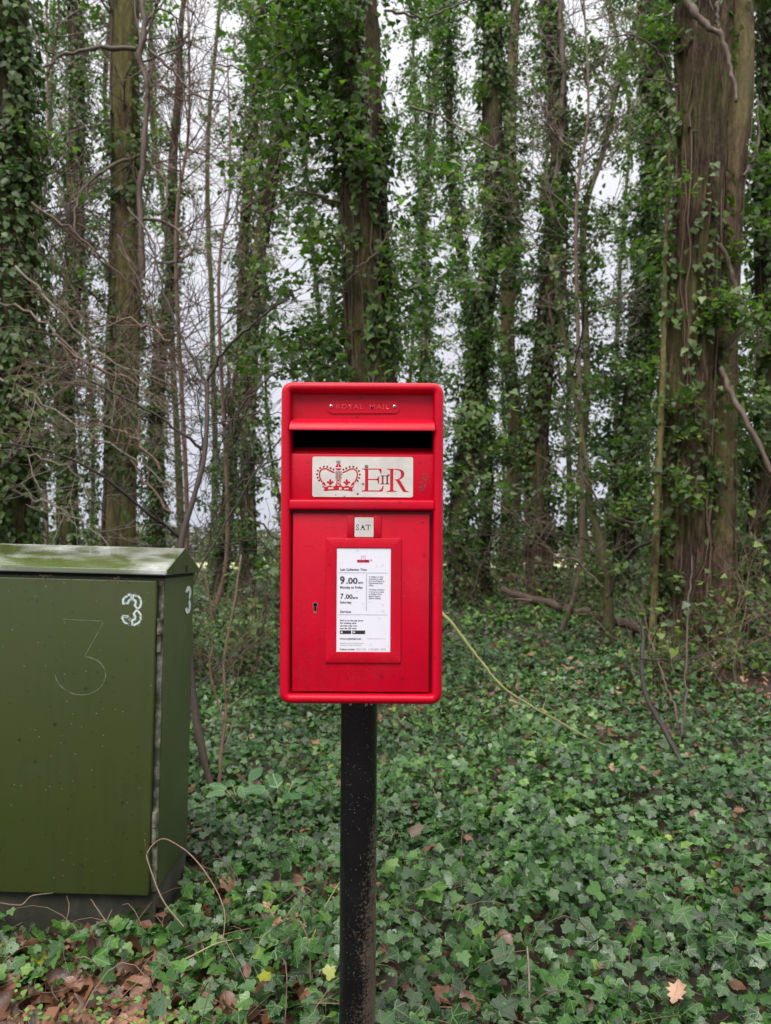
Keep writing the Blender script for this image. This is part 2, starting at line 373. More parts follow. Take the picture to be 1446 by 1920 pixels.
def soil_mat():
    m, t, b, out = mat('woodland_soil')
    n = noise(t, 9, 8, 0.7); n2 = noise(t, 60, 5, 0.7); n3 = noise(t, 0.35, 3)
    c = ramp(t, math_(t, 'ADD', math_(t, 'MULTIPLY', n, 0.6), math_(t, 'MULTIPLY', n2, 0.4)), [(0.35, (0.012, 0.008, 0.006)), (0.5, (0.035, 0.021, 0.014)), (0.68, (0.08, 0.048, 0.032))])
    tcn = t.nodes.new('ShaderNodeTexCoord'); s = t.nodes.new('ShaderNodeSeparateXYZ'); t.links.new(tcn.outputs['Object'], s.inputs[0])
    far = t.nodes.new('ShaderNodeMapRange'); far.inputs[1].default_value = 26; far.inputs[2].default_value = 34; t.links.new(s.outputs['Y'], far.inputs[0])
    gr = t.nodes.new('ShaderNodeMapRange'); gr.inputs[1].default_value = 9; gr.inputs[2].default_value = 15; gr.inputs[4].default_value = 0.55; t.links.new(s.outputs['Y'], gr.inputs[0])
    c = mixc(t, math_(t, 'MULTIPLY', gr.outputs[0], ramp(t, n, [(0.4, 0.0), (0.55, 1.0)])), c, (0.075, 0.13, 0.03))
    c = mixc(t, far.outputs[0], c, mixc(t, n3, (0.24, 0.29, 0.11), (0.40, 0.38, 0.24)))
    t.links.new(c, b.inputs['Base Color']); b.inputs['Roughness'].default_value = 0.85; bump(t, b, n, 0.8, 0.03); return m
SOIL = soil_mat()

# ------------------------------------------------------------------ solid modelling helpers
def quad_box(bm, x0, x1, y0, y1, z0, z1, bev=0.0, seg=2, mi=0):
    vs = [bm.verts.new(c) for c in ((x0, y0, z0), (x1, y0, z0), (x1, y1, z0), (x0, y1, z0), (x0, y0, z1), (x1, y0, z1), (x1, y1, z1), (x0, y1, z1))]
    fs = [bm.faces.new([vs[i] for i in f]) for f in ((0, 3, 2, 1), (4, 5, 6, 7), (0, 1, 5, 4), (1, 2, 6, 5), (2, 3, 7, 6), (3, 0, 4, 7))]
    for f in fs: f.material_index = mi
    if bev > 0:
        es = list({e for f in fs for e in f.edges})
        r = bmesh.ops.bevel(bm, geom=es, offset=bev, segments=seg, affect='EDGES', profile=0.5)
        for f in r['faces']: f.material_index = mi
def prism(bm, poly, y0, y1, mi=0):
    """poly: (x,z) outline in a plane facing -Y; front cap at y0, back at y1"""
    n = len(poly)
    a = [bm.verts.new((p[0], y0, p[1])) for p in poly]; b = [bm.verts.new((p[0], y1, p[1])) for p in poly]
    for t in tessellate_polygon([[Vector((p[0], p[1], 0)) for p in poly]]):
        try:
            f = bm.faces.new([a[i] for i in t]); f.material_index = mi
            f.normal_update()
            if f.normal.y > 0: f.normal_flip()
        except ValueError: pass
    if y1 != y0:
        for i in range(n):
            j = (i + 1) % n; f = bm.faces.new((a[i], a[j], b[j], b[i])); f.material_index = mi
def obj(name, bm, mats, parent=None, smooth=False):
    me = bpy.data.meshes.new(name)
    bmesh.ops.recalc_face_normals(bm, faces=bm.faces[:])
    bm.to_mesh(me); bm.free()
    for m in (mats if isinstance(mats, (list, tuple)) else [mats]): me.materials.append(m)
    if smooth:
        me.polygons.foreach_set('use_smooth', np.ones(len(me.polygons), bool))
        try: me.set_sharp_from_angle(angle=R(35))
        except Exception: pass
    return link(name, me, parent)
def rrect(x0, x1, z0, z1, r, seg=6):
    out = []
    for cx, cz, a0 in ((x1 - r, z1 - r, 0), (x0 + r, z1 - r, 90), (x0 + r, z0 + r, 180), (x1 - r, z0 + r, 270)):
        for i in range(seg + 1):
            a = R(a0 + 90 * i / seg); out.append((cx + r * math.cos(a), cz + r * math.sin(a)))
    return out
def loops(bm, lst, mi=0, closed_back=False):
    """lst of (x0,x1,z0,z1,r,y) rounded rectangles bridged in turn"""
    prev = None; first = None
    for (x0, x1, z0, z1, r, y) in lst:
        cur = [bm.verts.new((p[0], y, p[1])) for p in rrect(x0, x1, z0, z1, r)]
        if prev:
            n = len(cur)
            for i in range(n):
                f = bm.faces.new((prev[i], prev[(i + 1) % n], cur[(i + 1) % n], cur[i])); f.material_index = mi
        else: first = cur
        prev = cur
    return first, prev
_fc = {}
def text_polys(s, size, bold=0.0, spacing=1.0):
    """built-in font text -> (verts2d, tris), origin at the left of the baseline"""
    key = (s, size, bold, spacing)
    if key in _fc: return _fc[key]
    c = bpy.data.curves.new('t', 'FONT'); c.body = s; c.size = size; c.offset = bold; c.space_character = spacing; c.resolution_u = 3
    o = bpy.data.objects.new('t', c); COL.objects.link(o)
    dg = bpy.context.evaluated_depsgraph_get(); dg.update(); me = bpy.data.meshes.new_from_object(o.evaluated_get(dg))
    V = [(v.co.x, v.co.y) for v in me.vertices]; F = [tuple(p.vertices) for p in me.polygons]
    bpy.data.objects.remove(o); bpy.data.curves.remove(c); bpy.data.meshes.remove(me)
    _fc[key] = (V, F); return V, F
def put_text(bm, s, x, z, y, size, mi, bold=0.0, spacing=1.0, width=None, sxy=None):
    V, F = text_polys(s, size, bold, spacing)
    if not V: return
    wd = max(v[0] for v in V); k = (width / wd) if width else 1.0
    vs = [bm.verts.new((x + v[0] * k, y, z + v[1])) for v in V]
    for f in F:
        try:
            g = bm.faces.new([vs[i] for i in f]); g.material_index = mi; g.normal_update()
            if g.normal.y > 0: g.normal_flip()
        except ValueError: pass
def stroke_poly(pts, wd):
    pts = [Vector((p[0], p[1])) for p in pts]; l, r = [], []
    for i, p in enumerate(pts):
        d = (pts[min(i + 1, len(pts) - 1)] - pts[max(i - 1, 0)]).normalized(); n = Vector((-d.y, d.x)) * wd / 2
        l.append(p + n); r.append(p - n)
    return [tuple(q) for q in l + r[::-1]]

# ================================================================== GROUND
def build_ground():
    xs = np.concatenate([np.linspace(-160, -14, 14), np.linspace(-12, 12, 160), np.linspace(14, 160, 14)])
    ys = np.concatenate([np.linspace(-14, 0.5, 10), np.linspace(0.7, 12, 120), np.linspace(12.6, 30, 30), np.geomspace(33, 700, 16)])
    X, Y = np.meshgrid(xs, ys); H = ground_h(X, Y)
    H += (fbm(np.stack([X * 5, Y * 5, X * 0], -1), 5) - 0.5) * 0.05
    V = np.stack([X, Y, H], -1).reshape(-1, 3); nx = len(xs)
    i, j = np.meshgrid(np.arange(len(ys) - 1), np.arange(nx - 1), indexing='ij'); a = (i * nx + j).ravel()
    F = np.stack([a, a + 1, a + nx + 1, a + nx], -1)
    o = build('ground', V, [F], SOIL, smooth=True); tag(o, 'brown woodland soil under the ivy running back to pale fields', 'ground', kind='structure')
build_ground()

# ================================================================== LEAVES
def leaf_template(kind, fold=0.12, droop=0.18, wave=0.0):
    if kind == 'ivy5':
        h = [(0.05, -0.03), (0.22, -0.13), (0.42, -0.08), (0.50, 0.06), (0.44, 0.20), (0.52, 0.34), (0.54, 0.50), (0.36, 0.54), (0.25, 0.68), (0.13, 0.86)]
        tip = (0, 1.02)
    elif kind == 'ivy3':
        h = [(0.04, 0.0), (0.30, -0.10), (0.50, 0.10), (0.42, 0.32), (0.24, 0.56)]; tip = (0, 1.0)
    elif kind == 'heart':
        h = [(0.26, -0.06), (0.44, 0.26), (0.26, 0.64)]; tip = (0, 1.0)
    elif kind == 'oval':
        h = [(0.20, 0.05), (0.36, 0.35), (0.34, 0.65), (0.16, 0.92)]; tip = (0, 1.0)
    elif kind == 'oak':
        h = [(0.06, 0.02), (0.14, 0.12), (0.10, 0.2), (0.27, 0.30), (0.16, 0.40), (0.34, 0.53), (0.2, 0.62), (0.30, 0.78), (0.14, 0.84)]; tip = (0, 1.0)
    elif kind == 'diamond':
        h = [(0.34, 0.35)]; tip = (0, 1.0)
    n = len(h)
    ys = [0.0] + [p[1] for p in h] + [tip[1]]
    pts = [(0.0, 0.0)]                                   # petiole
    R_ = h; L_ = [(-p[0], p[1]) for p in h]
    mid = [(0.0, 0.33), (0.0, 0.66)] if n > 3 else ([(0.0, 0.4)] if n > 1 else [])
    V = [(0, 0)] + R_ + [tip] + L_[::-1] + mid
    m0 = 1 + n + 1 + n
    T = []
    if n == 1:
        T = [(0, 1, 2), (0, 2, 3)]
    else:
        ring = list(range(m0)); 
        def near(k):
            y = V[k][1]
            return m0 if (len(mid) == 1 or y < 0.5) else m0 + 1
        for k in range(m0):
            a, b = ring[k], ring[(k + 1) % m0]; ca, cb = near(a), near(b)
            if ca == cb: T.append((a, b, ca))
            else: T.append((a, b, ca)); T.append((b, cb, ca)) if ca != cb else None
    V = np.array(V, float); x, y = V[:, 0], V[:, 1]
    z = fold * np.abs(x) - droop * (y ** 2) * 0.6 - droop * 0.8 * x ** 2
    if wave: z = z + wave * np.sin(x * 9 + y * 7) 
    return np.stack([x, y - 0.0, z], -1), np.array(T), V.copy()
def leaves(name, org, nrm, tip, size, templates, m, parent=None, var=None, seed=0, smooth=False, twigs=None):
    """org: petiole points; nrm: face normals; tip: direction of the leaf tip"""
    rg = np.random.RandomState(seed + 1); n = len(org)
    nrm = nrm / (np.linalg.norm(nrm, axis=1)[:, None] + 1e-9)
    tip = tip - (tip * nrm).sum(1)[:, None] * nrm; tip /= np.linalg.norm(tip, axis=1)[:, None] + 1e-9
    xa = np.cross(tip, nrm)
    which = rg.randint(0, len(templates), n)
    Vs, Ts, Us, Cs = [], [], [], []; o = 0
    if var is None: var = rg.rand(n, 3)
    for k, (tv, tt, tu) in enumerate(templates):
        s = np.where(which == k)[0]
        if not len(s): continue
        asp = rg.uniform(0.82, 1.12, len(s))
        V = org[s, None, :] + size[s, None, None] * (tv[None, :, 0:1] * asp[:, None, None] * xa[s, None, :] + tv[None, :, 1:2] * tip[s, None, :] + tv[None, :, 2:3] * nrm[s, None, :])
        Vs.append(V.reshape(-1, 3)); Ts.append((tt[None] + (np.arange(len(s)) * len(tv))[:, None, None]).reshape(-1, 3) + o)
        Us.append(np.tile(tu, (len(s), 1))); Cs.append(np.repeat(var[s], len(tv), 0)); o += len(s) * len(tv)
    if twigs:
        nl = sum(len(q) for q in Ts); Q = []
        for it in twigs[0]:
            V, F, T = tube_arr(it[0], it[1], it[2]); Vs.append(V); Q.append(F + o); Ts.append(T + o); o += len(V)
            Us.append(np.zeros((len(V), 2))); Cs.append(np.tile(rg.rand(3), (len(V), 1)))
        T_ = np.vstack(Ts); Q = np.vstack(Q); mi = np.concatenate([np.zeros(nl, int), np.ones(len(T_) - nl + len(Q), int)])
        return build(name, np.vstack(Vs), [T_, Q], None, parent, uv=np.vstack(Us), var=np.vstack(Cs), mats=[m, twigs[1]], mi=mi)
    return build(name, np.vstack(Vs), [np.vstack(Ts)], m, parent, uv=np.vstack(Us), var=np.vstack(Cs), smooth=smooth)
T_IVY5 = [leaf_template('ivy5', f, d) for f, d in ((0.16, 0.1), (0.05, 0.3), (-0.06, 0.35), (0.22, 0.22))]
T_IVY3 = [leaf_template('ivy3', f, d) for f, d in ((0.15, 0.12), (0.0, 0.3), (0.2, 0.25))]
T_HEART = [leaf_template('heart', f, d) for f, d in ((0.15, 0.1), (0.0, 0.3))]
T_OVAL = [leaf_template('oval', 0.1, 0.15)]
T_OAK = [leaf_template('oak', 0.1, -0.3, 0.06), leaf_template('oak', -0.2, 0.5, 0.05), leaf_template('oval', 0.3, -0.4, 0.08), leaf_template('heart', -0.1, 0.5, 0.08)]
T_DIA = [leaf_template('diamond', 0.1, 0.2)]

def in_cabinet(x, y): return (x < -0.70) & (x > -2.2) & (y > 2.36) & (y < 2.9)
def ground_ivy():
    zones = [(1.15, 4.0, 1950, (0.024, 0.060), T_IVY5, 1.0), (4.0, 8.0, 1150, (0.030, 0.060), T_IVY3, 1.0),
             (8.0, 15.0, 280, (0.05, 0.09), T_HEART, 1.0), (15.0, 28.0, 55, (0.10, 0.19), T_DIA, 1.0)]
    root = None
    for zi, (y0, y1, dens, (s0, s1), tmpl, _) in enumerate(zones):
        rg = np.random.RandomState(100 + zi)
        W = 0.6 * y1 + 1.3; n = int(dens * (y1 - y0) * 2 * W)
        x = rg.uniform(-W, W, n); y = rg.uniform(y0, y1, n)
        k = np.abs(x) < 0.6 * y + 1.3; x, y = x[k], y[k]
        q = np.stack([x, y, x * 0], -1)
        cov = fbm(q * 1.3, 31, 4)                                     # patches
        thr = 0.22 + 0.0 * x
        # thinner cover in the littered corner by the cabinet, thick elsewhere
        thin = np.exp(-(((x + 0.85) / 0.66) ** 2 + ((y - 1.97) / 0.27) ** 2))
        thr = thr + 0.55 * thin
        thr = thr + 0.08 * np.exp(-(((x - 2.9) / 1.2) ** 2 + ((y - 6.2) / 0.8) ** 2)) + 0.04 * (y > 9) + 0.16 * np.clip((fbm(q * 0.7, 171, 3) - 0.55) * 6, 0, 1) * (y > 3.0)
        keep = (cov + rg.normal(0, 0.05, len(x))) > thr
        keep &= ~in_cabinet(x, y)
        x, y = x[keep], y[keep]; n = len(x); q = np.stack([x, y, x * 0], -1)
        lift = 0.01 + (0.20 if zi < 2 else 0.10) * fbm(q * 3.0, 41, 3) * rg.uniform(0.1, 1.0, n) + 0.02 * rg.rand(n)
        z = ground_h(x, y) + lift
        big = fbm(q * 2.0, 51, 2)
        size = (s0 + (s1 - s0) * rg.beta(1.6, 2.6, n) * (0.5 + big)) 
        size = size * rg.choice([0.62, 0.85, 1.0, 1.15], n); size = np.where(rg.rand(n) < 0.012, size * 1.6, size)
        tilt = rg.normal(0, 0.62, (n, 2))
        nr = np.stack([tilt[:, 0], tilt[:, 1] - 0.28, np.ones(n)], -1)
        a = rg.uniform(0, 2 * np.pi, n)
        tip = np.stack([np.cos(a), np.sin(a) - 0.5, -0.25 + 0 * a], -1)
        base = 0.06 + 0.10 * np.clip((y - 3.2) / 3, 0, 1) + 0.62 * fbm(q * 1.3, 61, 3) + rg.normal(0, 0.20, n)
        base = np.where(rg.rand(n) < 0.0015, 1.0, base)
        var = np.stack([np.where(base == 1.0, 1.0, np.clip(base, 0, 0.88)), rg.rand(n) ** 1.3, rg.rand(n)], -1)
        o = leaves('ground_ivy' if root is None else 'far_ivy', np.stack([x, y, z], -1), nr, tip, size, tmpl, IVY_G, None, var, 7 + zi)
        if root is None: root = o; tag(o, 'dense carpet of glossy dark green ivy covering the woodland floor', 'ground cover', kind='stuff')
        else: tag(o, ['', 'ivy carpet thinning around the tree bases', 'sparser ivy and brush further into the wood', 'pale low growth at the far edge of the wood'][zi], 'ground cover', kind='stuff'); o.name = ['', 'woodland_ivy', 'deep_woodland_ivy', 'far_undergrowth'][zi]
    # petioles: thin stems standing among the near leaves
    rg = np.random.RandomState(5); lst = []
    for i in range(1500):
        y = rg.uniform(1.3, 3.6); x = rg.uniform(-1, 1) * (0.6 * y + 0.4)
        if in_cabinet(np.array([x]), np.array([y]))[0]: continue
        z = gh(x, y); h = rg.uniform(0.03, 0.11); dx, dy = rg.normal(0, 0.03, 2)
        lst.append((np.array([[x, y, z], [x + dx * .4, y + dy * .4, z + h * .6], [x + dx, y + dy, z + h]]), np.array([0.0014, 0.0012, 0.0009]), 3))
    o = tubes('ivy_stems', lst, twig_mat('ivy_stalk', (0.10, 0.09, 0.03), (0.22, 0.20, 0.08))); tag(o, 'thin ivy leaf stalks standing among the near ivy', 'stems', kind='stuff')
ground_ivy()

def litter():
    rg = np.random.RandomState(77)
    P_, S_ = [], []
    for (y0, y1, dens, s0, s1) in ((1.15, 4, 95, 0.03, 0.075), (4, 9, 95, 0.035, 0.075), (9, 20, 14, 0.07, 0.13)):
        W = 0.6 * y1 + 1.3; n = int(dens * (y1 - y0) * 2 * W); x = rg.uniform(-W, W, n); y = rg.uniform(y0, y1, n)
        k = (np.abs(x) < 0.6 * y + 1.3) & ~in_cabinet(x, y); x, y = x[k], y[k]; q = np.stack([x, y, x * 0], -1)
        k = fbm(q * 0.9, 91) > 0.40; x, y = x[k], y[k]
        top = rg.rand(len(x)) < 0.14
        z = ground_h(x, y) + np.where(top, rg.uniform(0.05, 0.13, len(x)), rg.uniform(0.004, 0.045, len(x)))
        P_.append(np.stack([x, y, z], -1)); S_.append(rg.uniform(s0, s1, len(x)))
    # the bare littered corner
    n = 2600; x = rg.normal(-0.88, 0.45, n); y = rg.normal(1.98, 0.30, n); k = (y > 1.2) & ~in_cabinet(x, y); x, y = x[k], y[k]
    P_.append(np.stack([x, y, ground_h(x, y) + rg.uniform(0.005, 0.05, len(x))], -1)); S_.append(rg.uniform(0.03, 0.085, len(x)))
    # rusty drift under the big tree
    n = 700; x = rg.normal(2.4, 1.0, n); y = rg.normal(6.0, 0.7, n)
    P_.append(np.stack([x, y, ground_h(x, y) + rg.uniform(0.02, 0.12, n)], -1)); S_.append(rg.uniform(0.03, 0.065, n))
    O = np.vstack(P_); S = np.concatenate(S_); n = len(O)
    nr = np.stack([rg.normal(0, 0.45, n), rg.normal(-0.2, 0.45, n), np.ones(n)], -1); a = rg.uniform(0, 6.28, n)
    tip = np.stack([np.cos(a), np.sin(a), rg.normal(0, 0.3, n)], -1)
    o = leaves('leaf_litter', O, nr, tip, S, T_OAK, DEAD, None, np.stack([rg.rand(n), rg.rand(n), rg.rand(n)], -1), 3)
    tag(o, 'fallen brown and russet leaves scattered through the ivy', 'leaf litter', kind='stuff')
    # small round-leaved creeping weed, bottom left
    n = 420; cl = rg.normal(0, 1, (46, 2)) * [0.42, 0.16] + [-0.92, 1.86]
    c = cl[rg.randint(0, 46, n)] + rg.normal(0, 0.028, (n, 2)); c = c[c[:, 1] > 1.3]; c = c[~in_cabinet(c[:, 0], c[:, 1])]; n = len(c)
    O = np.stack([c[:, 0], c[:, 1], ground_h(c[:, 0], c[:, 1]) + rg.uniform(0.05, 0.09, n)], -1)
    nr = np.stack([rg.normal(0, .3, n), rg.normal(-.4, .3, n), np.ones(n)], -1); a = rg.uniform(0, 6.28, n)
    o = leaves('creeping_weed', O, nr, np.stack([np.cos(a), np.sin(a), 0 * a], -1), rg.uniform(0.012, 0.020, n), T_OVAL, HERB, None, rg.rand(n, 3), 9)
    tag(o, 'bright green small-leaved creeping weed among dead leaves', 'weeds', kind='stuff')
    # brighter herbs and grass further back, seen between trunks
    n = 26000; y = rg.uniform(8, 28, n); x = rg.uniform(-1, 1, n) * (0.6 * y + 1); q = np.stack([x, y, 0 * x], -1)
    k = fbm(q * 0.45, 19) > 0.50; x, y = x[k], y[k]; n = len(x)
    a = rg.uniform(0, 6.28, n); O = np.stack([x, y, ground_h(x, y) + rg.uniform(0.0, 0.11, n)], -1)
    nr = np.stack([np.cos(a), np.sin(a) - .3, rg.uniform(0.4, 2.0, n)], -1)
    o = leaves('undergrowth', O, nr, np.stack([rg.normal(0, .5, n), rg.normal(0, .5, n), np.ones(n)], -1), rg.uniform(0.04, 0.10, n), T_IVY3, HERB, None, rg.rand(n, 3), 10)
    tag(o, 'patches of bright green herbs and nettles between far trunks', 'undergrowth', kind='stuff')
    # twig litter and dead stems near the camera
    lst = []
    for i in range(420):
        y = rg.uniform(1.3, 7) if i > 160 else rg.uniform(1.4, 2.6); x = rg.uniform(-1, 1) * (0.58 * y + .3)
        if i % 3 == 0: x = rg.normal(-0.8, 0.4)
        if in_cabinet(np.array([x]), np.array([y]))[0]: continue
        a = rg.uniform(0, 6.28); ln = rg.uniform(0.08, 0.38); k = 7; s = np.linspace(0, 1, k)
        arc = rg.uniform(0.0, 0.16) if rg.rand() < .6 else 0.01; b = rg.normal(0, 0.12)
        px = x + np.cos(a) * s * ln - np.sin(a) * b * s * (1 - s); py = y + np.sin(a) * s * ln + np.cos(a) * b * s * (1 - s)
        pz = gh(x, y) + 0.05 + arc * 4 * s * (1 - s) * rg.uniform(.5, 1) + rg.uniform(0, 0.05) * s
        r = rg.uniform(0.0008, 0.0022); lst.append((np.stack([px, py, pz], -1), np.linspace(r, r * .5, k), 4))
    o = tubes('twig_litter', lst, TWIG_R); tag(o, 'thin reddish dead stems and twigs poking out of the ivy', 'twigs', kind='stuff')
litter()

# ================================================================== TREES
def walk_branch(out, p, d, ln, r, rg, depth, wander=0.25, up=0.0, kids=4, kidlen=0.55, n=8, minr=0.0009):
    d = np.array(d, float); d /= np.linalg.norm(d); pts = [np.array(p, float)]; st = ln / (n - 1)
    dirs = []
    for i in range(n - 1):
        d = d + rg.normal(0, wander, 3) * 0.6 + np.array([0, 0, up]) * 0.3; d /= np.linalg.norm(d); dirs.append(d.copy())
        pts.append(pts[-1] + d * st)
    pts = np.array(pts); out.append((pts, np.linspace(r, max(minr, r * 0.35), n), 5 if r > 0.008 else (4 if r > 0.004 else 3)))
    if depth > 0:
        for k in range(kids):
            i = rg.randint(1, n - 1); q = dirs[i] + rg.normal(0, 0.6, 3)
            walk_branch(out, pts[i], q, ln * kidlen * rg.uniform(0.6, 1.2), max(minr, r * 0.55), rg, depth - 1, wander, up, kids, kidlen, max(5, n - 1), minr)

def bx_(c): return c[-1][0]
def z0_(p): return np.clip(p[:, 2] - p[0, 2], 0, 9)
def tree(name, label, Y, ctrl, bark, ivy=1500, sprays=30, spray_len=0.5, leaf=0.06, seed=0, furrow=0.03, stems=3, twigs=0, group=None,
         tmpl=None, leafmat=None, sides=28, twig_m=None, extra=None, dy=0.0, ivy_lo=0.0, ivy_hi=1.0, patch=0.45, spray_dir=None, trunk_parts=None, cat='tree', base_flare=0.35, sizejit=0.35):
    """ctrl: (px,py,width_px) rows from the base up, at depth Y; the path is real geometry at that distance"""
    rg = np.random.RandomState(seed); k = Y / FPX
    leaf *= 0.86; patch += 0.035; ivy = int(ivy * (1.9 if Y < 8.3 else 2.1)); sprays = int(sprays * (0.95 if Y < 8.3 else 1.15 if name == 'tree' else 0.42)); spray_len *= 1.0 if Y < 8.3 or bx_(ctrl) < 700 else 1.3
    c = []
    for (px, py, wp) in ctrl:
        q = P(px, py, Y); c.append([q[0], Y + 0.0, q[2], wp * k / 2 * 0.93])
    c = np.array(c); bx = c[0, 0]; g = gh(bx, Y)
    c = np.vstack([[c[0, 0], Y, g - 0.08, c[0, 3]], c[c[:, 2] > g + 0.12]])
    tilt = (c[-1] - c[-2]) / max(0.1, (c[-1, 2] - c[-2, 2])); ext = 1.6
    c = np.vstack([c, c[-1] + tilt * ext * np.array([1, 1, 1, 1])]); c[-1, 3] = c[-2, 3] * 0.85; c[-1, 2] = c[-2, 2] + ext
    nn = max(60, int((c[-1, 2] - c[0, 2]) / 0.05)); path = smooth_path(c, nn)
    if Y > 8.2: path[:, 0] += rg.normal(0, 0.035) * (z0_(path) ) + 0.09 * np.sin(np.linspace(0, 9, nn) + seed * 1.7) + 0.02 * np.sin(np.linspace(0, 23, nn) + seed)
    path[:, 1] = Y + dy * np.linspace(0, 1, nn) + 0.05 * np.sin(np.linspace(0, 5, nn) + seed)
    z = path[:, 2]; r = path[:, 3] * (1 + base_flare * np.exp(-(z - z[0]) / 0.25))
    root = empty(name, (bx, Y, g), label, cat, group)
    a = np.arange(sides) * 2 * np.pi / sides
    A, Z = np.meshgrid(a, z); RR = np.repeat(r[:, None], sides, 1)
    nz = fbm(np.stack([np.cos(A) * 3.2 + seed, np.sin(A) * 3.2, Z * 0.8], -1), seed + 3, 3) - 0.5
    rf = 7 if sides < 60 else 11
    rid = np.abs(vn(np.stack([np.cos(A) * rf + seed, np.sin(A) * rf, Z * 1.3 + 0.6 * np.sin(A * 3)], -1), seed + 9) - 0.5) * 2 * 0.7 + 0.3 * vn(np.stack([np.cos(A) * rf * 2, np.sin(A) * rf * 2, Z * 5], -1), seed + 10)
    RR = RR * (1 + nz * 0.35) + furrow * (rid - 0.4) * np.clip(RR / 0.15, 0.3, 1.2)
    V = np.stack([path[:, 0:1] + RR * np.cos(A), path[:, 1:2] + RR * np.sin(A), Z], -1).reshape(-1, 3)
    i = np.arange(nn - 1)[:, None] * sides; j = np.arange(sides)[None]; j2 = (j + 1) % sides
    F = np.stack([i + j, i + j2, i + sides + j2, i + sides + j], -1).reshape(-1, 4)
    V = np.vstack([V, [path[-1, 0], path[-1, 1], z[-1]]]); bq = (nn - 1) * sides
    T = np.array([[bq + q, bq + (q + 1) % sides, len(V) - 1] for q in range(sides)])
    build('trunk', V, [F, T], bark, root, smooth=True)
    def at(zz): return np.stack([np.interp(zz, z, path[:, 0]), np.interp(zz, z, path[:, 1]), zz], -1), np.interp(zz, z, r)
    zlo, zhi = z[0] + 0.1, z[-1]
    # climbing stems of the ivy
    lst = []
    for s in range(stems):
        th = rg.uniform(-np.pi, 0) if s % 3 else rg.uniform(0, np.pi); m = 40; zz = np.linspace(zlo, zhi if rg.rand() < .6 else rg.uniform(zlo + 1, zhi), m)
        tt = th + np.cumsum(rg.normal(0, 0.11, m)); cc, rr = at(zz); rs = rg.uniform(0.004, 0.014) * (0.6 + 0.6 * (r.mean() > 0.1))
        pts = cc + np.stack([np.cos(tt), np.sin(tt), 0 * tt], -1) * (rr * 1.02 + rs * .4)[:, None]; lst.append((pts, np.linspace(rs, rs * .5, m), 5))
    vm_ = TWIG_R if rg.rand() < .5 else TWIG
    for it in lst: tubes('ivy_vine', [it], vm_, root)
    O, NR, TP, SZ, VB = [], [], [], [], []
    if ivy:
        n = ivy; zz = rg.uniform(zlo + (zhi - zlo) * ivy_lo, zlo + (zhi - zlo) * ivy_hi, n); th = rg.uniform(0, 2 * np.pi, n)
        th = np.where((rg.rand(n) < 0.35) & (np.sin(th) > 0), -th, th)
        cl = fbm(np.stack([np.cos(th) * 1.6 + seed * 3, np.sin(th) * 1.6, zz * 1.3], -1), seed + 20, 3)
        kp = cl + rg.normal(0, 0.025, n) > patch; zz, th, cl = zz[kp], th[kp], cl[kp]; n = len(zz)
        cc, rr = at(zz); out = np.abs(rg.normal(0, 0.05, n)) + 0.01 + np.clip(cl - patch, 0, 1) * 0.35 * rg.rand(n)
        rad = np.stack([np.cos(th), np.sin(th), 0 * th], -1); O.append(cc + rad * (rr + out)[:, None])
        NR.append(rad + np.array([0, 0, 0.55]) + rg.normal(0, 0.4, (n, 3))); TP.append(np.array([0, 0, -1]) + rad * 0.25 + rg.normal(0, 0.4, (n, 3)))
        SZ.append(leaf * rg.uniform(1 - sizejit, 1 + sizejit, n)); VB.append(cl * 0.9)
    tw = []
    for s in range(sprays):
        zz = rg.uniform(zlo + (zhi - zlo) * ivy_lo + 0.3 * (ivy_lo == 0), zhi - 0.2, 1); cc, rr = at(zz)
        th = rg.uniform(0, 2 * np.pi) if spray_dir is None or rg.rand() < .35 else rg.normal(spray_dir, 0.7)
        d = np.array([np.cos(th), np.sin(th), rg.uniform(-0.1, 0.7)]); d /= np.linalg.norm(d)
        ln = spray_len * rg.uniform(0.35, 1.3); k_ = 6; p = cc[0] + d * rr[0] * .8; pts = [p]
        for q in range(k_ - 1):
            d = d + rg.normal(0, 0.18, 3) + np.array([0, 0, -0.07]); d /= np.linalg.norm(d); pts.append(pts[-1] + d * ln / (k_ - 1))
        pts = np.array(pts); tw.append((pts, np.linspace(0.005, 0.0015, k_), 3))
        m = int((34 + 85 * ln) * rg.uniform(0.6, 1.3)); t = rg.beta(2.0, 1.0, m) * (k_ - 1.001); ii = t.astype(int); ff = (t - ii)[:, None]
        q = pts[ii] * (1 - ff) + pts[ii + 1] * ff + rg.normal(0, 0.055 + 0.06 * ln, (m, 3)) * np.array([1, 1, 0.75])
        O.append(q); NR.append(np.array([0, -0.25, 0.8]) + rg.normal(0, 0.5, (m, 3))); TP.append(np.array([0, 0, -0.5]) + rg.normal(0, 0.6, (m, 3)) + d * 0.5)
        SZ.append(leaf * rg.uniform(1 - sizejit, 1 + sizejit, m)); VB.append(np.full(m, rg.uniform(0.2, 0.75)))
        if m > 0 and rg.rand() < 0.5:                                          # side shoots so sprays are ragged
            for _ in range(2): a0 = pts[rg.randint(2, k_)]; tw.append((np.array([a0, a0 + rg.normal(0, 0.1, 3), a0 + rg.normal(0, 0.18, 3)]), np.array([.002, .0015, .001]), 3))
    for it in (extra or []):
        if it[2] > 4: tubes('branch', [it], twig_m or TWIG, root)
        else: tw.append(it)
    for b in range(twigs):
        zz = rg.uniform(zlo + (zhi - zlo) * .25, zhi, 1); cc, rr = at(zz); th = rg.uniform(0, 6.28)
        walk_branch(tw, cc[0], (np.cos(th), np.sin(th), rg.uniform(-.1, .7)), rg.uniform(0.5, 1.5) * (Y / 7) ** .5, rg.uniform(0.006, 0.012) * (Y / 7) ** .5, rg, 2, 0.22, 0.1, 4, 0.55, 8, 0.0024 * Y / 7)
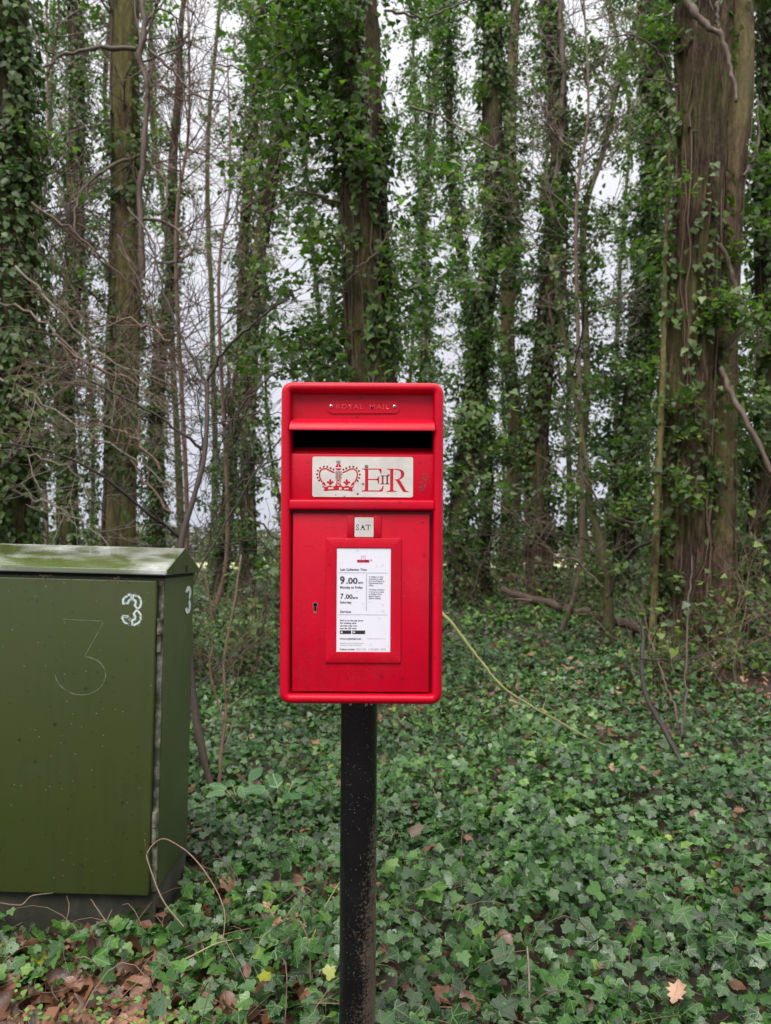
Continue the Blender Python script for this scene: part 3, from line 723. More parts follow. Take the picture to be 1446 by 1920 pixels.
    if O:
        O, NR, TP, SZ, VB = np.vstack(O), np.vstack(NR), np.vstack(TP), np.concatenate(SZ), np.concatenate(VB); n = len(O)
        gz = ground_h(O[:, 0], O[:, 1]); kp = O[:, 2] > gz + 0.03; O, NR, TP, SZ, VB = O[kp], NR[kp], TP[kp], SZ[kp], VB[kp]; n = len(O)
        var = np.stack([np.clip(VB + rg.normal(0, 0.18, n), 0, 1), rg.rand(n), rg.rand(n)], -1)
        leaves('foliage', O, NR, TP, SZ, tmpl or T_HEART, leafmat or IVY_T, root, var, seed, twigs=(tw, twig_m or TWIG) if tw else None)
    return root

def br(pts, w0, w1, Y0, Y1=None, n=22, s=6, jig=0.006, seed=1):
    """a branch traced as pixel way-points, each given its own distance; widths in pixels"""
    Y1 = Y0 if Y1 is None else Y1; m = len(pts); c = np.array([P(p[0], p[1], p[2] if len(p) > 2 else Y0 + (Y1 - Y0) * i / (m - 1)) for i, p in enumerate(pts)])
    q = smooth_path(c, n); rg = np.random.RandomState(seed + 1000 + int(pts[0][0])); q[1:] += rg.normal(0, jig, (n - 1, 3)) * (Y0 / 6); wd = np.linspace(w0, w1, n) / 2 * q[:, 1] / FPX * rg.uniform(0.82, 1.22, n)
    return (q, wd, s)
def twiggy(lst, rg, count, ln=0.35, depth=1, minr=0.001):
    base = list(lst)
    for pts, rad, s in base:
        for _ in range(count):
            i = rg.randint(2, len(pts) - 1); d = (pts[i] - pts[i - 1]); d = d / (np.linalg.norm(d) + 1e-9) + rg.normal(0, 0.7, 3)
            walk_branch(lst, pts[i], d, ln * rg.uniform(0.4, 1.3), max(minr, rad[i] * 0.45), rg, depth, 0.25, 0.08, 3, 0.6, 7, minr)
    return lst

rg = np.random.RandomState(3)
# --- far left ivy-clad trunk
tree('tree', 'dark ivy-wrapped trunk cut off by the left edge above the cabinet', 5.6, [(18, 1345, 84), (22, 1000, 80), (25, 600, 76), (20, 250, 66), (14, 0, 60)], BARK_DARK, ivy=5200, sprays=26, spray_len=0.28, leaf=0.058, seed=11, stems=5, twigs=5, patch=0.34)
# --- mossy trunk above the cabinet with its twisted companion stem
L_ex = [br([(268, 520), (262, 380), (270, 300), (275, 200), (276, 160), (262, 105), (272, 60), (266, 0), (262, -60)], 12, 11, 6.0, s=8, n=40),
        br([(255, 92), (190, 88), (150, 97), (110, 104), (88, 125), (60, 118), (0, 110), (-40, 118)], 8, 3, 6.0, 5.4),
        br([(282, 95), (330, 140), (370, 180), (420, 192)], 6, 3, 6.0, 5.8), br([(272, 290), (220, 305), (170, 340), (145, 372), (140, 435)], 8, 4, 6.1, 5.6),
        br([(275, 300), (310, 340), (312, 385), (298, 405)], 6, 5, 6.0, 5.9), br([(262, 410), (320, 422), (356, 465), (348, 484), (322, 492), (290, 490)], 6, 5, 6.0, 5.8),
        br([(292, 200), (330, 165), (372, 120), (420, 60)], 3, 2, 6.1, 6.6), br([(300, 160), (345, 190), (362, 172), (430, 180), (470, 260)], 3, 2, 6.0, 6.3),
        br([(220, 440), (255, 520), (280, 590), (285, 680)], 4, 3, 5.8, 5.6), br([(240, 390), (290, 460), (285, 540), (300, 640)], 4, 2, 5.7, 5.5)]
L_ex = twiggy(L_ex, rg, 4, 0.6, 1, 0.0022)
tree('tree', 'mossy olive trunk with a twisted thin stem climbing beside it', 6.3, [(222, 1300, 66), (222, 1000, 58), (226, 700, 58), (234, 400, 56), (232, 150, 52), (236, 0, 50)], BARK_MOSS, ivy=2600, sprays=16, spray_len=0.26, leaf=0.05, seed=12, stems=12, twigs=34, extra=L_ex, patch=0.50, twig_m=TWIG, ivy_hi=0.75, furrow=0.05, sides=48)
# --- centre tree
C_ex = [br([(735, 430), (700, 480), (650, 512)], 4, 2, 5.9), br([(770, 200), (820, 215), (860, 240), (930, 280)], 5, 3, 6.3, 6.2), br([(640, 380), (560, 360), (500, 400), (450, 380)], 5, 2, 6.2, 5.6),
        br([(650, 120), (560, 90), (480, 130), (400, 120)], 6, 2, 6.3, 5.7), br([(720, 20), (800, 30), (880, 0)], 5, 3, 6.4)]
tree('tree', 'thick ivy-hung trunk rising directly behind the red postbox', 6.3, [(700, 1310, 112), (698, 1000, 100), (696, 700, 94), (688, 500, 92), (682, 300, 86), (672, 100, 84), (668, 0, 82)], BARK_RED, ivy=6500, sprays=160, spray_len=0.85, leaf=0.064, seed=13, stems=11, twigs=3, extra=C_ex, patch=0.53, sides=48, tmpl=T_IVY3, furrow=0.035, spray_dir=math.pi)
# --- big right tree, two fused stems
B_ex = [br([(1285, -20), (1300, 20), (1325, 48), (1350, 66), (1366, 110), (1376, 150), (1381, 192)], 14, 5, 6.75, 6.55, s=9, n=30), br([(1352, 66), (1345, 30), (1350, -10)], 7, 5, 6.7),
        br([(1349, 457), (1368, 500), (1380, 545), (1400, 600), (1356, 652)], 8, 10, 6.9, 7.0, s=7), br([(1352, 690), (1372, 740), (1400, 790), (1446, 880), (1480, 930)], 11, 8, 6.8, 6.4, s=8),
        br([(1395, 330), (1412, 300), (1424, 255), (1420, 180)], 7, 3, 7.0), br([(1262, 165), (1235, 100), (1190, 68), (1120, 70)], 5, 2, 7.0, 6.6), br([(1270, 160), (1235, 150), (1200, 150)], 4, 2, 6.9)]
tree('tree', 'largest furrowed red-brown trunk, at right above the fallen branch', 7.2, [(1296, 1262, 128), (1280, 1150, 112), (1282, 950, 104), (1288, 700, 98), (1302, 450, 92), (1312, 200, 90), (1318, 0, 96)], BARK_RED, ivy=1700, sprays=30, spray_len=0.5, leaf=0.072, seed=14, stems=9, twigs=3, extra=B_ex, patch=0.53, sides=150, tmpl=T_IVY3, furrow=0.085)
tree('tree', 'smooth tan trunk pressed against the largest furrowed trunk', 7.3, [(1338, 1258, 84), (1344, 1100, 74), (1346, 900, 62), (1350, 650, 56), (1358, 400, 60), (1372, 250, 66), (1382, 100, 60), (1388, 0, 52)], BARK_TAN, ivy=900, sprays=26, spray_len=0.5, leaf=0.072, seed=15, stems=4, twigs=3, patch=0.52, sides=48, tmpl=T_IVY3, furrow=0.03, spray_dir=0.0)
# --- middle distance trunks
tree('tree', 'slim ivy-wrapped trunk between the left-edge trunk and the mossy trunk', 11.5, [(128, 1230, 40), (132, 900, 40), (136, 600, 38), (130, 300, 32), (128, 0, 26)], BARK_DARK, ivy=2600, sprays=46, spray_len=0.45, leaf=0.07, seed=16, twigs=7, patch=0.38)
tree('tree', 'narrow ivy trunk just right of the mossy trunk over the cabinet roof', 13.4, [(305, 1200, 30), (300, 900, 28), (296, 700, 26), (306, 500, 22), (312, 300, 18), (330, 150, 14), (345, 0, 10)], BARK_DARK, ivy=1800, sprays=26, spray_len=0.35, leaf=0.075, seed=17, twigs=6, patch=0.40, ivy_hi=0.6)
tree('tree', 'dark slender trunk leaning up right, left one of a close pair', 12.5, [(418, 1210, 30), (424, 900, 26), (438, 700, 24), (462, 480, 22), (478, 260, 20), (486, 0, 18)], BARK_DARK, ivy=2000, sprays=46, spray_len=0.5, leaf=0.075, seed=18, twigs=4, patch=0.40)
tree('tree', 'red-brown slender trunk, right one of the pair left of the postbox', 11.8, [(448, 1215, 36), (455, 950, 30), (466, 750, 28), (482, 560, 26), (502, 350, 26), (512, 100, 24), (514, 0, 22)], BARK_RED, ivy=1700, sprays=50, spray_len=0.5, leaf=0.075, seed=19, twigs=3, patch=0.44)
tree('tree', 'ivy-clad trunk standing just right of the postbox top', 11.3, [(866, 1230, 50), (866, 1000, 42), (882, 750, 42), (888, 500, 40), (890, 250, 40), (892, 0, 36)], BARK_DARK, ivy=3200, sprays=60, spray_len=0.45, leaf=0.074, seed=20, twigs=3, patch=0.38)
tree('tree', 'leafy narrow stem crossing behind the trunk right of the postbox', 12.3, [(918, 1220, 32), (914, 1000, 28), (900, 800, 26), (876, 600, 22), (858, 350, 16), (850, 100, 12)], BARK_DARK, ivy=2400, sprays=34, spray_len=0.4, leaf=0.07, seed=21, patch=0.36)
tree('tree', 'wavy pale olive trunk between two ivy-clad trunks', 14.1, [(950, 1190, 36), (952, 1000, 32), (956, 800, 30), (952, 650, 28), (962, 500, 28), (974, 400, 26), (966, 250, 22), (960, 100, 22), (964, 0, 20)], BARK_TAN, ivy=1900, sprays=40, spray_len=0.4, leaf=0.08, seed=22, patch=0.46, twigs=3, furrow=0.01)
tree('tree', 'red-brown trunk with ivy, centre of the right half', 11.4, [(1000, 1225, 64), (1002, 1050, 52), (1008, 850, 48), (1018, 650, 42), (1022, 450, 38), (1016, 250, 34), (1004, 0, 30)], BARK_RED, ivy=3300, sprays=50, spray_len=0.42, leaf=0.074, seed=23, patch=0.42, twigs=3, sides=36,
     extra=[br([(1048, 640), (1056, 560), (1050, 480), (1040, 420), (1044, 330), (1056, 200), (1052, 60), (1050, -20)], 15, 9, 11.2, s=8, n=34), br([(1040, 640), (1030, 560), (1060, 520), (1062, 420)], 6, 5, 11.1)])
tree('tree', 'dark trunk half lost in ivy left of the largest trunk', 13.4, [(1172, 1200, 44), (1172, 1000, 42), (1176, 800, 44), (1178, 600, 44), (1182, 400, 42), (1186, 200, 40), (1196, 0, 36)], BARK_DARK, ivy=4600, sprays=120, spray_len=0.75, leaf=0.084, seed=24, patch=0.34, twigs=2)
tree('tree', 'pale crooked stem leaning right among dense ivy', 10.8, [(1122, 1238, 20), (1112, 1100, 20), (1092, 1000, 18), (1076, 880, 14), (1088, 700, 14), (1090, 480, 14), (1100, 380, 13), (1140, 270, 12), (1168, 120, 10), (1190, 0, 9)], BARK_FAR, ivy=900, sprays=44, spray_len=0.5, leaf=0.078, seed=25, patch=0.46, stems=1, twigs=5, twig_m=TWIG_P)
tree('tree', 'stout dark trunk cut off by the right edge beyond the undergrowth', 8.0, [(1424, 1240, 58), (1426, 1080, 48), (1432, 900, 42), (1438, 700, 34), (1430, 540, 30), (1424, 380, 26), (1430, 200, 24), (1436, 0, 22)], BARK_DARK, ivy=2200, sprays=64, spray_len=0.55, leaf=0.078, seed=26, patch=0.42, twigs=3)
tree('tree', 'thin forked stem rising behind the fallen branch', 7.9, [(1146, 1250, 22), (1140, 1120, 20), (1124, 1020, 18), (1104, 940, 14), (1096, 860, 10), (1080, 760, 8)], BARK_FAR, ivy=250, sprays=10, spray_len=0.3, leaf=0.06, seed=27, stems=0, twigs=10, patch=0.5, twig_m=TWIG_D,
     extra=[br([(1140, 1120), (1160, 1070), (1190, 1030), (1225, 1010), (1236, 960)], 8, 4, 7.9, 7.7)])
tree('tree', 'thin mossy pole hugging the left flank of the largest trunk', 7.0, [(1222, 1262, 16), (1226, 1100, 14), (1228, 950, 13), (1236, 800, 12), (1244, 650, 10), (1250, 500, 9)], BARK_MOSS, ivy=350, sprays=16, spray_len=0.35, leaf=0.07, seed=28, stems=0, twigs=2, patch=0.5)
# --- far screen of trunks through which the sky glitters
farc = [(40, 17), (78, 21), (168, 18), (196, 25), (262, 20), (345, 22), (392, 25), (552, 20), (598, 18), (628, 25), (756, 17), (786, 22), (826, 20),
        (934, 24), (1062, 21), (1134, 25), (1225, 20), (1385, 16), (1440, 18), (1500, 18), (-50, 18), (-170, 11), (-330, 14), (-480, 10.5), (-640, 13), (1580, 12), (1700, 10), (1830, 14), (1990, 11)]
for i, (px, Y) in enumerate(farc):
    r_ = np.random.RandomState(500 + i); b = 1045 + 0.34 * FPX / Y; wd = r_.uniform(0.10, 0.26) * FPX / Y; x = px; ct = [(x, b, wd * 1.15)]
    for q in range(5): x = x + r_.normal(0, 16); ct.append((x, b - (b + 30) * (q + 1) / 5, wd * (1 - 0.10 * (q + 1))))
    dense = 1.0 if not 262 <= px <= 404 else 0.35
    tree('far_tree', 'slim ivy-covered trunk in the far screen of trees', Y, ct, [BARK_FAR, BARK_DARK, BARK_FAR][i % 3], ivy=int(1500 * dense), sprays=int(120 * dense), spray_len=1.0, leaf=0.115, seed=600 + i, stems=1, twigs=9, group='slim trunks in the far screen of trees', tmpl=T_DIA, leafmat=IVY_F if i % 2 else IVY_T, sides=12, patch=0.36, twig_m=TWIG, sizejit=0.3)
# --- distant hedge beyond the field
def hedge():
    rg = np.random.RandomState(8); n = 16000
    x = rg.uniform(-60, 60, n); h = 2.6 + 1.6 * fbm(np.stack([x * .25, x * 0, x * 0], -1), 4, 3) ; z = rg.uniform(0, 1, n) * h; y = 74 + rg.normal(0, 1.2, n)
    lst = []
    for i in range(60):
        xx = -58 + i * 2 + rg.uniform(-.7, .7); lst.append((np.array([[xx, 74, 0.1], [xx + .1, 74, 1.4], [xx + .3, 74.1, 2.8]]), np.array([.1, .07, .03]), 5))
    hm = leaf_mat('distant_hedge', [(0, (0.10, 0.11, 0.07)), (1, (0.24, 0.25, 0.17))], rough=0.8, trans=0.1)  # leaf colours lightened to paint in the distance haze
    o = leaves('hedge', np.stack([x, y, z + .5], -1), rg.normal(0, 1, (n, 3)), rg.normal(0, 1, (n, 3)), rg.uniform(0.35, 0.8, n), T_DIA, hm, None, None, 5, twigs=(lst, TWIG))
    tag(o, 'pale distant hedge across the field beyond the wood', 'hedge')
hedge()

# ================================================================== SAPLINGS, BRUSH AND BRANCHES
def thing_tubes(name, label, cat, lst, m, group=None, leaf=None, seed=1, lm=None, nleaf=0, base=None):
    p = lst[0][0][0] if base is None else base
    if not nleaf:
        o = tubes(name, lst, m); tag(o, label, cat, group); return o
    root = empty(name, tuple(p), label, cat, group); tubes('stem', lst, m, root); rg = np.random.RandomState(seed)
    A = np.vstack([q[0][len(q[0]) // 3:] for q in lst]); O = A[rg.randint(0, len(A), nleaf)] + rg.normal(0, 0.03, (nleaf, 3))
    leaves('foliage', O, np.array([0, -.3, .8]) + rg.normal(0, .45, (nleaf, 3)), rg.normal(0, .6, (nleaf, 3)) - [0, 0, .5], leaf * rg.uniform(.6, 1.3, nleaf), T_IVY3, lm or IVY_T, root, None, seed)
    return root
rg = np.random.RandomState(21)
S = [br([(405, 1512), (382, 1420), (366, 1330), (354, 1200), (346, 1100), (340, 1020), (366, 925), (384, 850), (388, 770), (388, 715)], 15, 8, 3.65, 4.0, s=8, n=44, jig=0.002),
     br([(388, 718), (345, 640), (312, 560), (290, 480), (262, 400)], 6, 2.5, 4.0, 4.1), br([(388, 716), (420, 660), (470, 612), (510, 580), (560, 540)], 6, 2.5, 4.0, 3.8),
     br([(384, 845), (310, 790), (230, 745), (165, 712), (100, 690)], 6, 2, 3.95, 3.5), br([(384, 800), (420, 790), (470, 776), (530, 775)], 4, 2, 3.95, 3.9), br([(342, 1010), (262, 950), (180, 885), (90, 845), (-10, 828)], 7, 2.5, 3.9, 3.4),
     br([(374, 905), (378, 820), (372, 740), (380, 690)], 3, 2, 3.95), br([(350, 1120), (378, 1060), (420, 990), (470, 900), (530, 820)], 5, 2, 3.8, 3.9)]
S = twiggy(S, rg, 6, 0.40, 1, 0.0013)
thing_tubes('sapling', 'bare forked sapling rising behind the cabinet corner', 'sapling', S, TWIG_D)
S = [br([(412, 1500), (414, 1420), (424, 1330), (420, 1240), (440, 1130), (452, 1040)], 7, 3, 3.7, 3.9, n=30, jig=.002), br([(418, 1350), (396, 1260), (398, 1160), (380, 1060)], 4, 2, 3.75), br([(424, 1320), (460, 1220), (480, 1120)], 3, 1.5, 3.75)]
thing_tubes('sapling', 'thin brown shoots beside the cabinet, next to the forked sapling', 'sapling', twiggy(S, rg, 4, 0.3, 1, .0007), TWIG_R)
# wiry brush crossing in front of the left trunks
for bi, (lab, rows) in enumerate([
    ('long pale bramble shoots sweeping over the cabinet roof at far left', [[(-30, 690), (60, 740), (150, 800), (250, 860), (330, 930)], [(-20, 830), (60, 850), (130, 880), (180, 940)], [(-30, 900), (50, 930), (110, 950), (180, 1000), (220, 1060)], [(-20, 560), (80, 600), (170, 690), (230, 750)], [(30, 500), (90, 560), (160, 640), (240, 690), (330, 720)]]),
    ('tangle of bare reddish twigs across the mossy trunk', [[(110, 640), (180, 690), (260, 720), (340, 790)], [(320, 640), (250, 600), (180, 610), (110, 560)], [(300, 880), (250, 820), (200, 800), (120, 790)], [(60, 380), (130, 430), (210, 500), (280, 560)], [(320, 960), (270, 900), (240, 850), (260, 780), (220, 690)]]),
    ('crossing dark twigs left of the postbox above the field', [[(520, 1010), (470, 960), (440, 880), (430, 780)], [(540, 860), (480, 880), (420, 950), (380, 1040)], [(530, 1060), (480, 1010), (430, 1020), (380, 990)], [(540, 690), (490, 720), (430, 800), (400, 900)]]),
    ('bare brushwood in front of the trunks right of the postbox', [[(840, 990), (880, 1040), (940, 1070), (1010, 1090)], [(1060, 1060), (1000, 1000), (960, 960), (900, 930)], [(1130, 1100), (1080, 1050), (1040, 1040), (990, 1000)], [(1080, 870), (1140, 960), (1200, 980), (1240, 975)], [(880, 1130), (900, 1060), (930, 1000)]]),
    ('wiry twigs tangled at the foot of the right-edge trunk', [[(1450, 1240), (1400, 1230), (1340, 1222), (1290, 1210)], [(1446, 1180), (1400, 1140), (1380, 1080)], [(1340, 1120), (1380, 1060), (1430, 1010)], [(1400, 560), (1420, 640), (1410, 720), (1446, 800)]])]):
    rows = [br(r_, 5.5 if bi < 2 else 4.2, 1.8, 5.4 if bi in (0, 1) else (7.0 if bi != 2 else 4.6), n=20, jig=0.012) for r_ in rows]
    thing_tubes('brushwood', lab, 'brushwood', twiggy(rows, np.random.RandomState(40 + bi), 9, 0.6, 2, 0.0017), [TWIG_P, TWIG_R, TWIG_D, TWIG, TWIG][bi])
for bi, (px, py, Y, wd_, lab) in enumerate([(470, 1120, 7.5, .9, 'low bramble tangle left of the postbox'), (1330, 1280, 6.3, .75, 'dark bramble mound heaped round the foot of the largest trunk'), (940, 1080, 12.5, 1.4, 'low bramble tangle right of the postbox, before the paired trunks'),
                                      (1110, 1060, 11.0, 1.1, 'bramble thicket left of the largest trunk'), (1400, 1120, 7.6, .9, 'bramble thicket at the foot of the right-edge trunk'), (330, 1080, 6.5, .7, 'bramble thicket seen behind the cabinet corner')]):
    rr = np.random.RandomState(300 + bi); out = []; b = P(px, py, Y)
    for k in range(34):
        x, y = b[0] + rr.normal(0, wd_ * .6), Y + rr.normal(0, .35); th = rr.uniform(0, 6.28)
        walk_branch(out, (x, y, gh(x, y) - .02), (np.cos(th) * .6, np.sin(th) * .6, 1), rr.uniform(.5, 1.5), rr.uniform(.004, .008), rr, 1, .28, -.12, 4, .5, 9, .002)
    thing_tubes('bramble', lab, 'bramble', out, [TWIG, TWIG_R][bi % 2], leaf=.055, nleaf=600, seed=bi, base=(b[0], Y, gh(b[0], Y)))
# bare twiggy crown high on the left, a haze of fine branches
for ci, (px, py, Y, lab) in enumerate([(330, 330, 8.5, 'bare birch-like crown of fine red twigs upper left'), (60, 420, 7.5, 'bare twiggy crown before the left-edge trunk'), (410, 430, 10.0, 'fine bare branches filling the gap left of centre'), (1080, 300, 9.0, 'bare twiggy tree among the ivy, upper right of centre')]):
    rr = np.random.RandomState(60 + ci); b = P(px, py, Y); g_ = gh(b[0], Y); out = []
    stem = smooth_path([[b[0] - .15, Y + .2, g_ - .05], [b[0] + .1, Y + .1, g_ + 1.2], [b[0], Y, b[2] - .8], [b[0] + .15, Y, b[2] + .6], [b[0] + .1, Y + .1, b[2] + 2.4]], 34)
    out.append((stem, np.linspace(0.035, 0.010, 34), 6))
    for k in range(26):
        i = rr.randint(10, 33); th = rr.uniform(0, 6.28)
        walk_branch(out, stem[i], (np.cos(th), np.sin(th), rr.uniform(.2, 1.1)), rr.uniform(.7, 1.7), .009, rr, 2, .2, .12, 5, .6, 9, 0.0030)
    thing_tubes('bare_tree', lab, 'tree', out, TWIG if ci % 2 else TWIG_R)

# fallen branch, arching stem, leaning sticks
F = [br([(1268, 1204, 7.0), (1238, 1192, 7.4), (1150, 1162, 8.6), (1060, 1140, 9.3), (985, 1120, 10.0), (944, 1106, 10.5)], 22, 13, 7.0, s=10, n=34, jig=.01), br([(985, 1120, 10.0), (960, 1140, 9.8), (925, 1160, 9.4), (905, 1180, 9.0)], 4, 2, 9)]
thing_tubes('fallen_branch', 'long bare fallen branch running left from the largest trunk foot', 'branch', twiggy(F, np.random.RandomState(2), 7, .5, 1, .003), TWIG)
S = [br([(826, 1146, 4.5), (850, 1172, 4.45), (880, 1212, 4.4), (912, 1252, 4.32), (945, 1290, 4.25), (1000, 1326, 4.2), (1050, 1354, 4.15), (1100, 1382, 4.1), (1140, 1400, 4.0)], 6.5, 2.5, 4.7, s=8, n=40, jig=.0015), br([(1010, 1330, 4.19), (1030, 1334, 4.15), (1052, 1332, 4.1)], 2.5, 1, 4.7, n=8)]
thing_tubes('arching_stem', 'yellow-green stem arching from behind the postbox to the ivy', 'stem', twiggy(S, np.random.RandomState(3), 5, .07, 0, .0012), TWIG_Y)
S = [br([(1294, 1458, 3.95), (1265, 1405, 4.1), (1236, 1352, 4.35), (1211, 1304, 4.7), (1203, 1250, 5.1), (1206, 1200, 5.3), (1200, 1160, 5.5)], 11, 6, 4.5, s=8, n=30, jig=.002), br([(1204, 1236, 5.1), (1255, 1238, 5.2), (1310, 1232, 5.4), (1350, 1212, 5.6)], 4, 2.5, 5.1)]
thing_tubes('leaning_stick', 'thick purple-brown stick leaning in the ivy, leftmost under the largest trunk', 'stick', twiggy(S, np.random.RandomState(4), 4, .22, 1, .0015), TWIG_D)
thing_tubes('leaning_stick', 'thin tan shoot angled behind the thick purple-brown stick', 'stick', [br([(1278, 1372, 4.9), (1262, 1320, 5.1), (1244, 1270, 5.4), (1216, 1190, 5.8)], 5, 3, 5, n=24)], TWIG)
thing_tubes('leaning_stick', 'slender near-vertical rod standing before the largest trunk', 'stick', twiggy([br([(1274, 1405, 4.6), (1284, 1320, 4.8), (1288, 1230, 5.1), (1292, 1120, 5.5), (1300, 1040, 5.8)], 5, 3, 5, n=26)], np.random.RandomState(5), 6, .3, 1, .0015), TWIG_D)
thing_tubes('leaning_stick', 'curled tan root loop on the ivy at the right edge', 'stick', [br([(1368, 1498, 3.9), (1372, 1475, 3.95), (1395, 1468, 4), (1446, 1474, 4.05)], 5, 3, 4, n=20)], TWIG)
C1 = [br([(345, 1738, 2.12), (305, 1687, 2.2), (280, 1622, 2.26), (277, 1598, 2.28), (303, 1573, 2.3), (334, 1585, 2.3), (366, 1611, 2.28), (398, 1655, 2.22), (417, 1694, 2.16), (422, 1725, 2.12), (417, 1768, 2.06)], 2.6, 2.0, 2.2, s=6, n=46, jig=.0008)]
thing_tubes('looping_stem', 'red-brown wire-like stem looping up in front of the cabinet corner', 'stem', twiggy(C1, np.random.RandomState(6), 3, .06, 0, .0008), TWIG_R)
C2 = [br([(345, 1800, 2.0), (420, 1765, 2.05), (500, 1757, 2.2), (570, 1752, 2.35), (640, 1742, 2.45)], 3, 2, 2.1, n=24, jig=.001), br([(545, 1840, 2.0), (585, 1760, 2.1), (610, 1700, 2.2), (640, 1648, 2.4)], 3, 2, 2.1, n=20, jig=.001), br([(412, 1900, 1.9), (470, 1800, 2.0), (500, 1745, 2.1)], 2.5, 1.5, 2, n=16, jig=.001)]
thing_tubes('trailing_stem', 'pale runners trailing over ivy towards the foot of the black post', 'stem', C2, TWIG_Y)
thing_tubes('dead_stalk', 'single upright pale stalk in the ivy near the bottom right', 'stem', [br([(990, 1930, 1.9), (993, 1860, 1.93), (990, 1790, 1.98), (988, 1775, 2)], 5, 2.5, 1.9, n=16, jig=.001)], TWIG_P)
C3 = [br([(0, 1693, 2.25), (40, 1697, 2.28), (60, 1680, 2.3), (100, 1674, 2.32)], 3, 2, 2.3, n=14, jig=.001), br([(165, 1765, 2.2), (180, 1735, 2.22), (200, 1725, 2.25), (210, 1705, 2.28)], 3, 2, 2.2, n=12, jig=.001), br([(200, 1730, 2.22), (180, 1700, 2.26), (170, 1685, 2.3)], 2.5, 1.5, 2.2, n=10, jig=.001), br([(122, 1735, 2.2), (130, 1700, 2.25), (125, 1680, 2.3)], 2.5, 1.5, 2.2, n=10, jig=.001)]
thing_tubes('dry_stems', 'short dry straw-coloured stems against the cabinet plinth', 'stem', C3, TWIG)
# broad-leaved plants behind the sapling foot
def broad_plant(px, py, Y, label, n=7, size=0.10, seed=0):
    rg = np.random.RandomState(seed); b = P(px, py, Y); x, y = b[0], Y; g = gh(x, y) + 0.03; a = np.arange(n) * 2.4 + rg.rand()
    root = empty('broadleaf_plant', (x, y, g), label, 'plant', 'broad-leaved plants in the ivy')
    O, NR, TP, lst = [], [], [], []
    for t in a:
        d = np.array([math.cos(t), math.sin(t), 0]); ln = rg.uniform(.05, .12); h = rg.uniform(.06, .14); p1 = np.array([x, y, g]) + d * ln + [0, 0, h]
        lst.append((np.array([[x, y, g - .03], [x, y, g + h * .5] + d * ln * .4, p1]), np.array([.003, .0025, .002]), 4)); O.append(p1); NR.append(d * -.35 + [0, -.25, 1] + rg.normal(0, .15, 3)); TP.append(d + [0, 0, .15])
    tubes('stalks', lst, TWIG_Y, root); leaves('foliage', np.array(O), np.array(NR), np.array(TP), rg.uniform(.7, 1.15, n) * size, [leaf_template('oval', .25, .5, .05), leaf_template('oval', .0, .7, .07)], HERB_B, root, None, seed)
HERB_B = leaf_mat('dock_leaf', [(0, (0.03, 0.10, 0.03)), (1, (0.07, 0.17, 0.06))], vein=0.6, rough=0.5, trans=0.15)
broad_plant(525, 1478, 3.4, 'blue-green broad-leaved plant in the ivy left of the post', 8, .105, 4)
broad_plant(450, 1490, 3.5, 'broad-leaved plant nearest the sapling foot', 7, .095, 5)

# ================================================================== POSTBOX
FY = 1.51
pb = empty('postbox', (P(676, 0, FY + .15)[0], FY + .15, 0.0), 'red letter box on a black post with a white collection notice', 'postbox')
def X(px, d=0.0): return (px - CX) * (FY + d) / FPX
def Z(py, d=0.0): return CH + (HY - py) * (FY + d) / FPX
def pxbox(bm, px0, px1, py0, py1, d0, d1, bev=0, seg=2, mi=0): quad_box(bm, X(px0, d0), X(px1, d0), FY + d0, FY + d1, Z(py1, d0), Z(py0, d0), bev, seg, mi)
bm = bmesh.new()
x0, x1, z0, z1 = X(524.5), X(831.5), Z(1322), Z(714.5)
def lp(ins, d, r): return (x0 + ins, x1 - ins, z0 + ins, z1 - ins, r, FY + d)
_, last = loops(bm, [lp(0.010, 0.300, .014), lp(0.002, 0.296, .020), lp(0, .288, .022), lp(0, .016, .022), lp(.0008, .010, .0215), lp(.003, .0045, .0195), lp(.0065, .0012, .0165), lp(.0105, 0, .0125), lp(.0150, .0008, .008), lp(.0185, .0035, .005), lp(.0205, .009, .003), lp(.0212, .034, .003)])
f0 = bm.faces.new([v for v in _][::-1])
# fixed faces inside the rim
pxbox(bm, 543, 813, 731, 792, .024, .034)                                # plate panel
pxbox(bm, 543, 813, 851.5, 940, .013, .033, .0015)                        # cypher panel
pxbox(bm, 541, 815, 937, 956, .000, .0335, .0045, 4)                      # cross bar
sh = obj('shell', bm, [RED], pb, smooth=True)
# sloping sill behind the aperture lip and the dark letter slot
bm = bmesh.new()
xa, xb = X(545, .02), X(811, .02)
def sloped(bm, pts, xa, xb, mi=0):
    a = [bm.verts.new((xa, y, z)) for y, z in pts]; b = [bm.verts.new((xb, y, z)) for y, z in pts]; n = len(pts)
    for i in range(n): j = (i + 1) % n; f = bm.faces.new((a[i], a[j], b[j], b[i])); f.material_index = mi
    f = bm.faces.new(a[::-1]); f.material_index = mi; f = bm.faces.new(b); f.material_index = mi
zs = Z(852, .013)
sloped(bm, [(FY + .0145, zs - .0005), (FY + .0145, zs + .0005), (FY + .060, Z(838, .05)), (FY + .060, zs - .012)], xa, xb)
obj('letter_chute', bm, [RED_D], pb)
bm = bmesh.new()
zt, zb = Z(792, .03), Z(845, .05)
for (a0, a1, c0, c1, e0, e1) in ((xa, xb, .140, .145, zb - .02, zt), (xa - .003, xa, .02, .14, zb - .02, zt), (xb, xb + .003, .02, .14, zb - .02, zt), (xa, xb, .02, .14, zt, zt + .003), (xa, xb, .055, .14, zb - .023, zb - .02)):
    quad_box(bm, a0, a1, FY + c0, FY + c1, e0, e1)
obj('letter_slot', bm, [BLACK_IN], pb)  # black lining puts the shade inside the slot into the colour
bm = bmesh.new()                                                          # hood over the slot
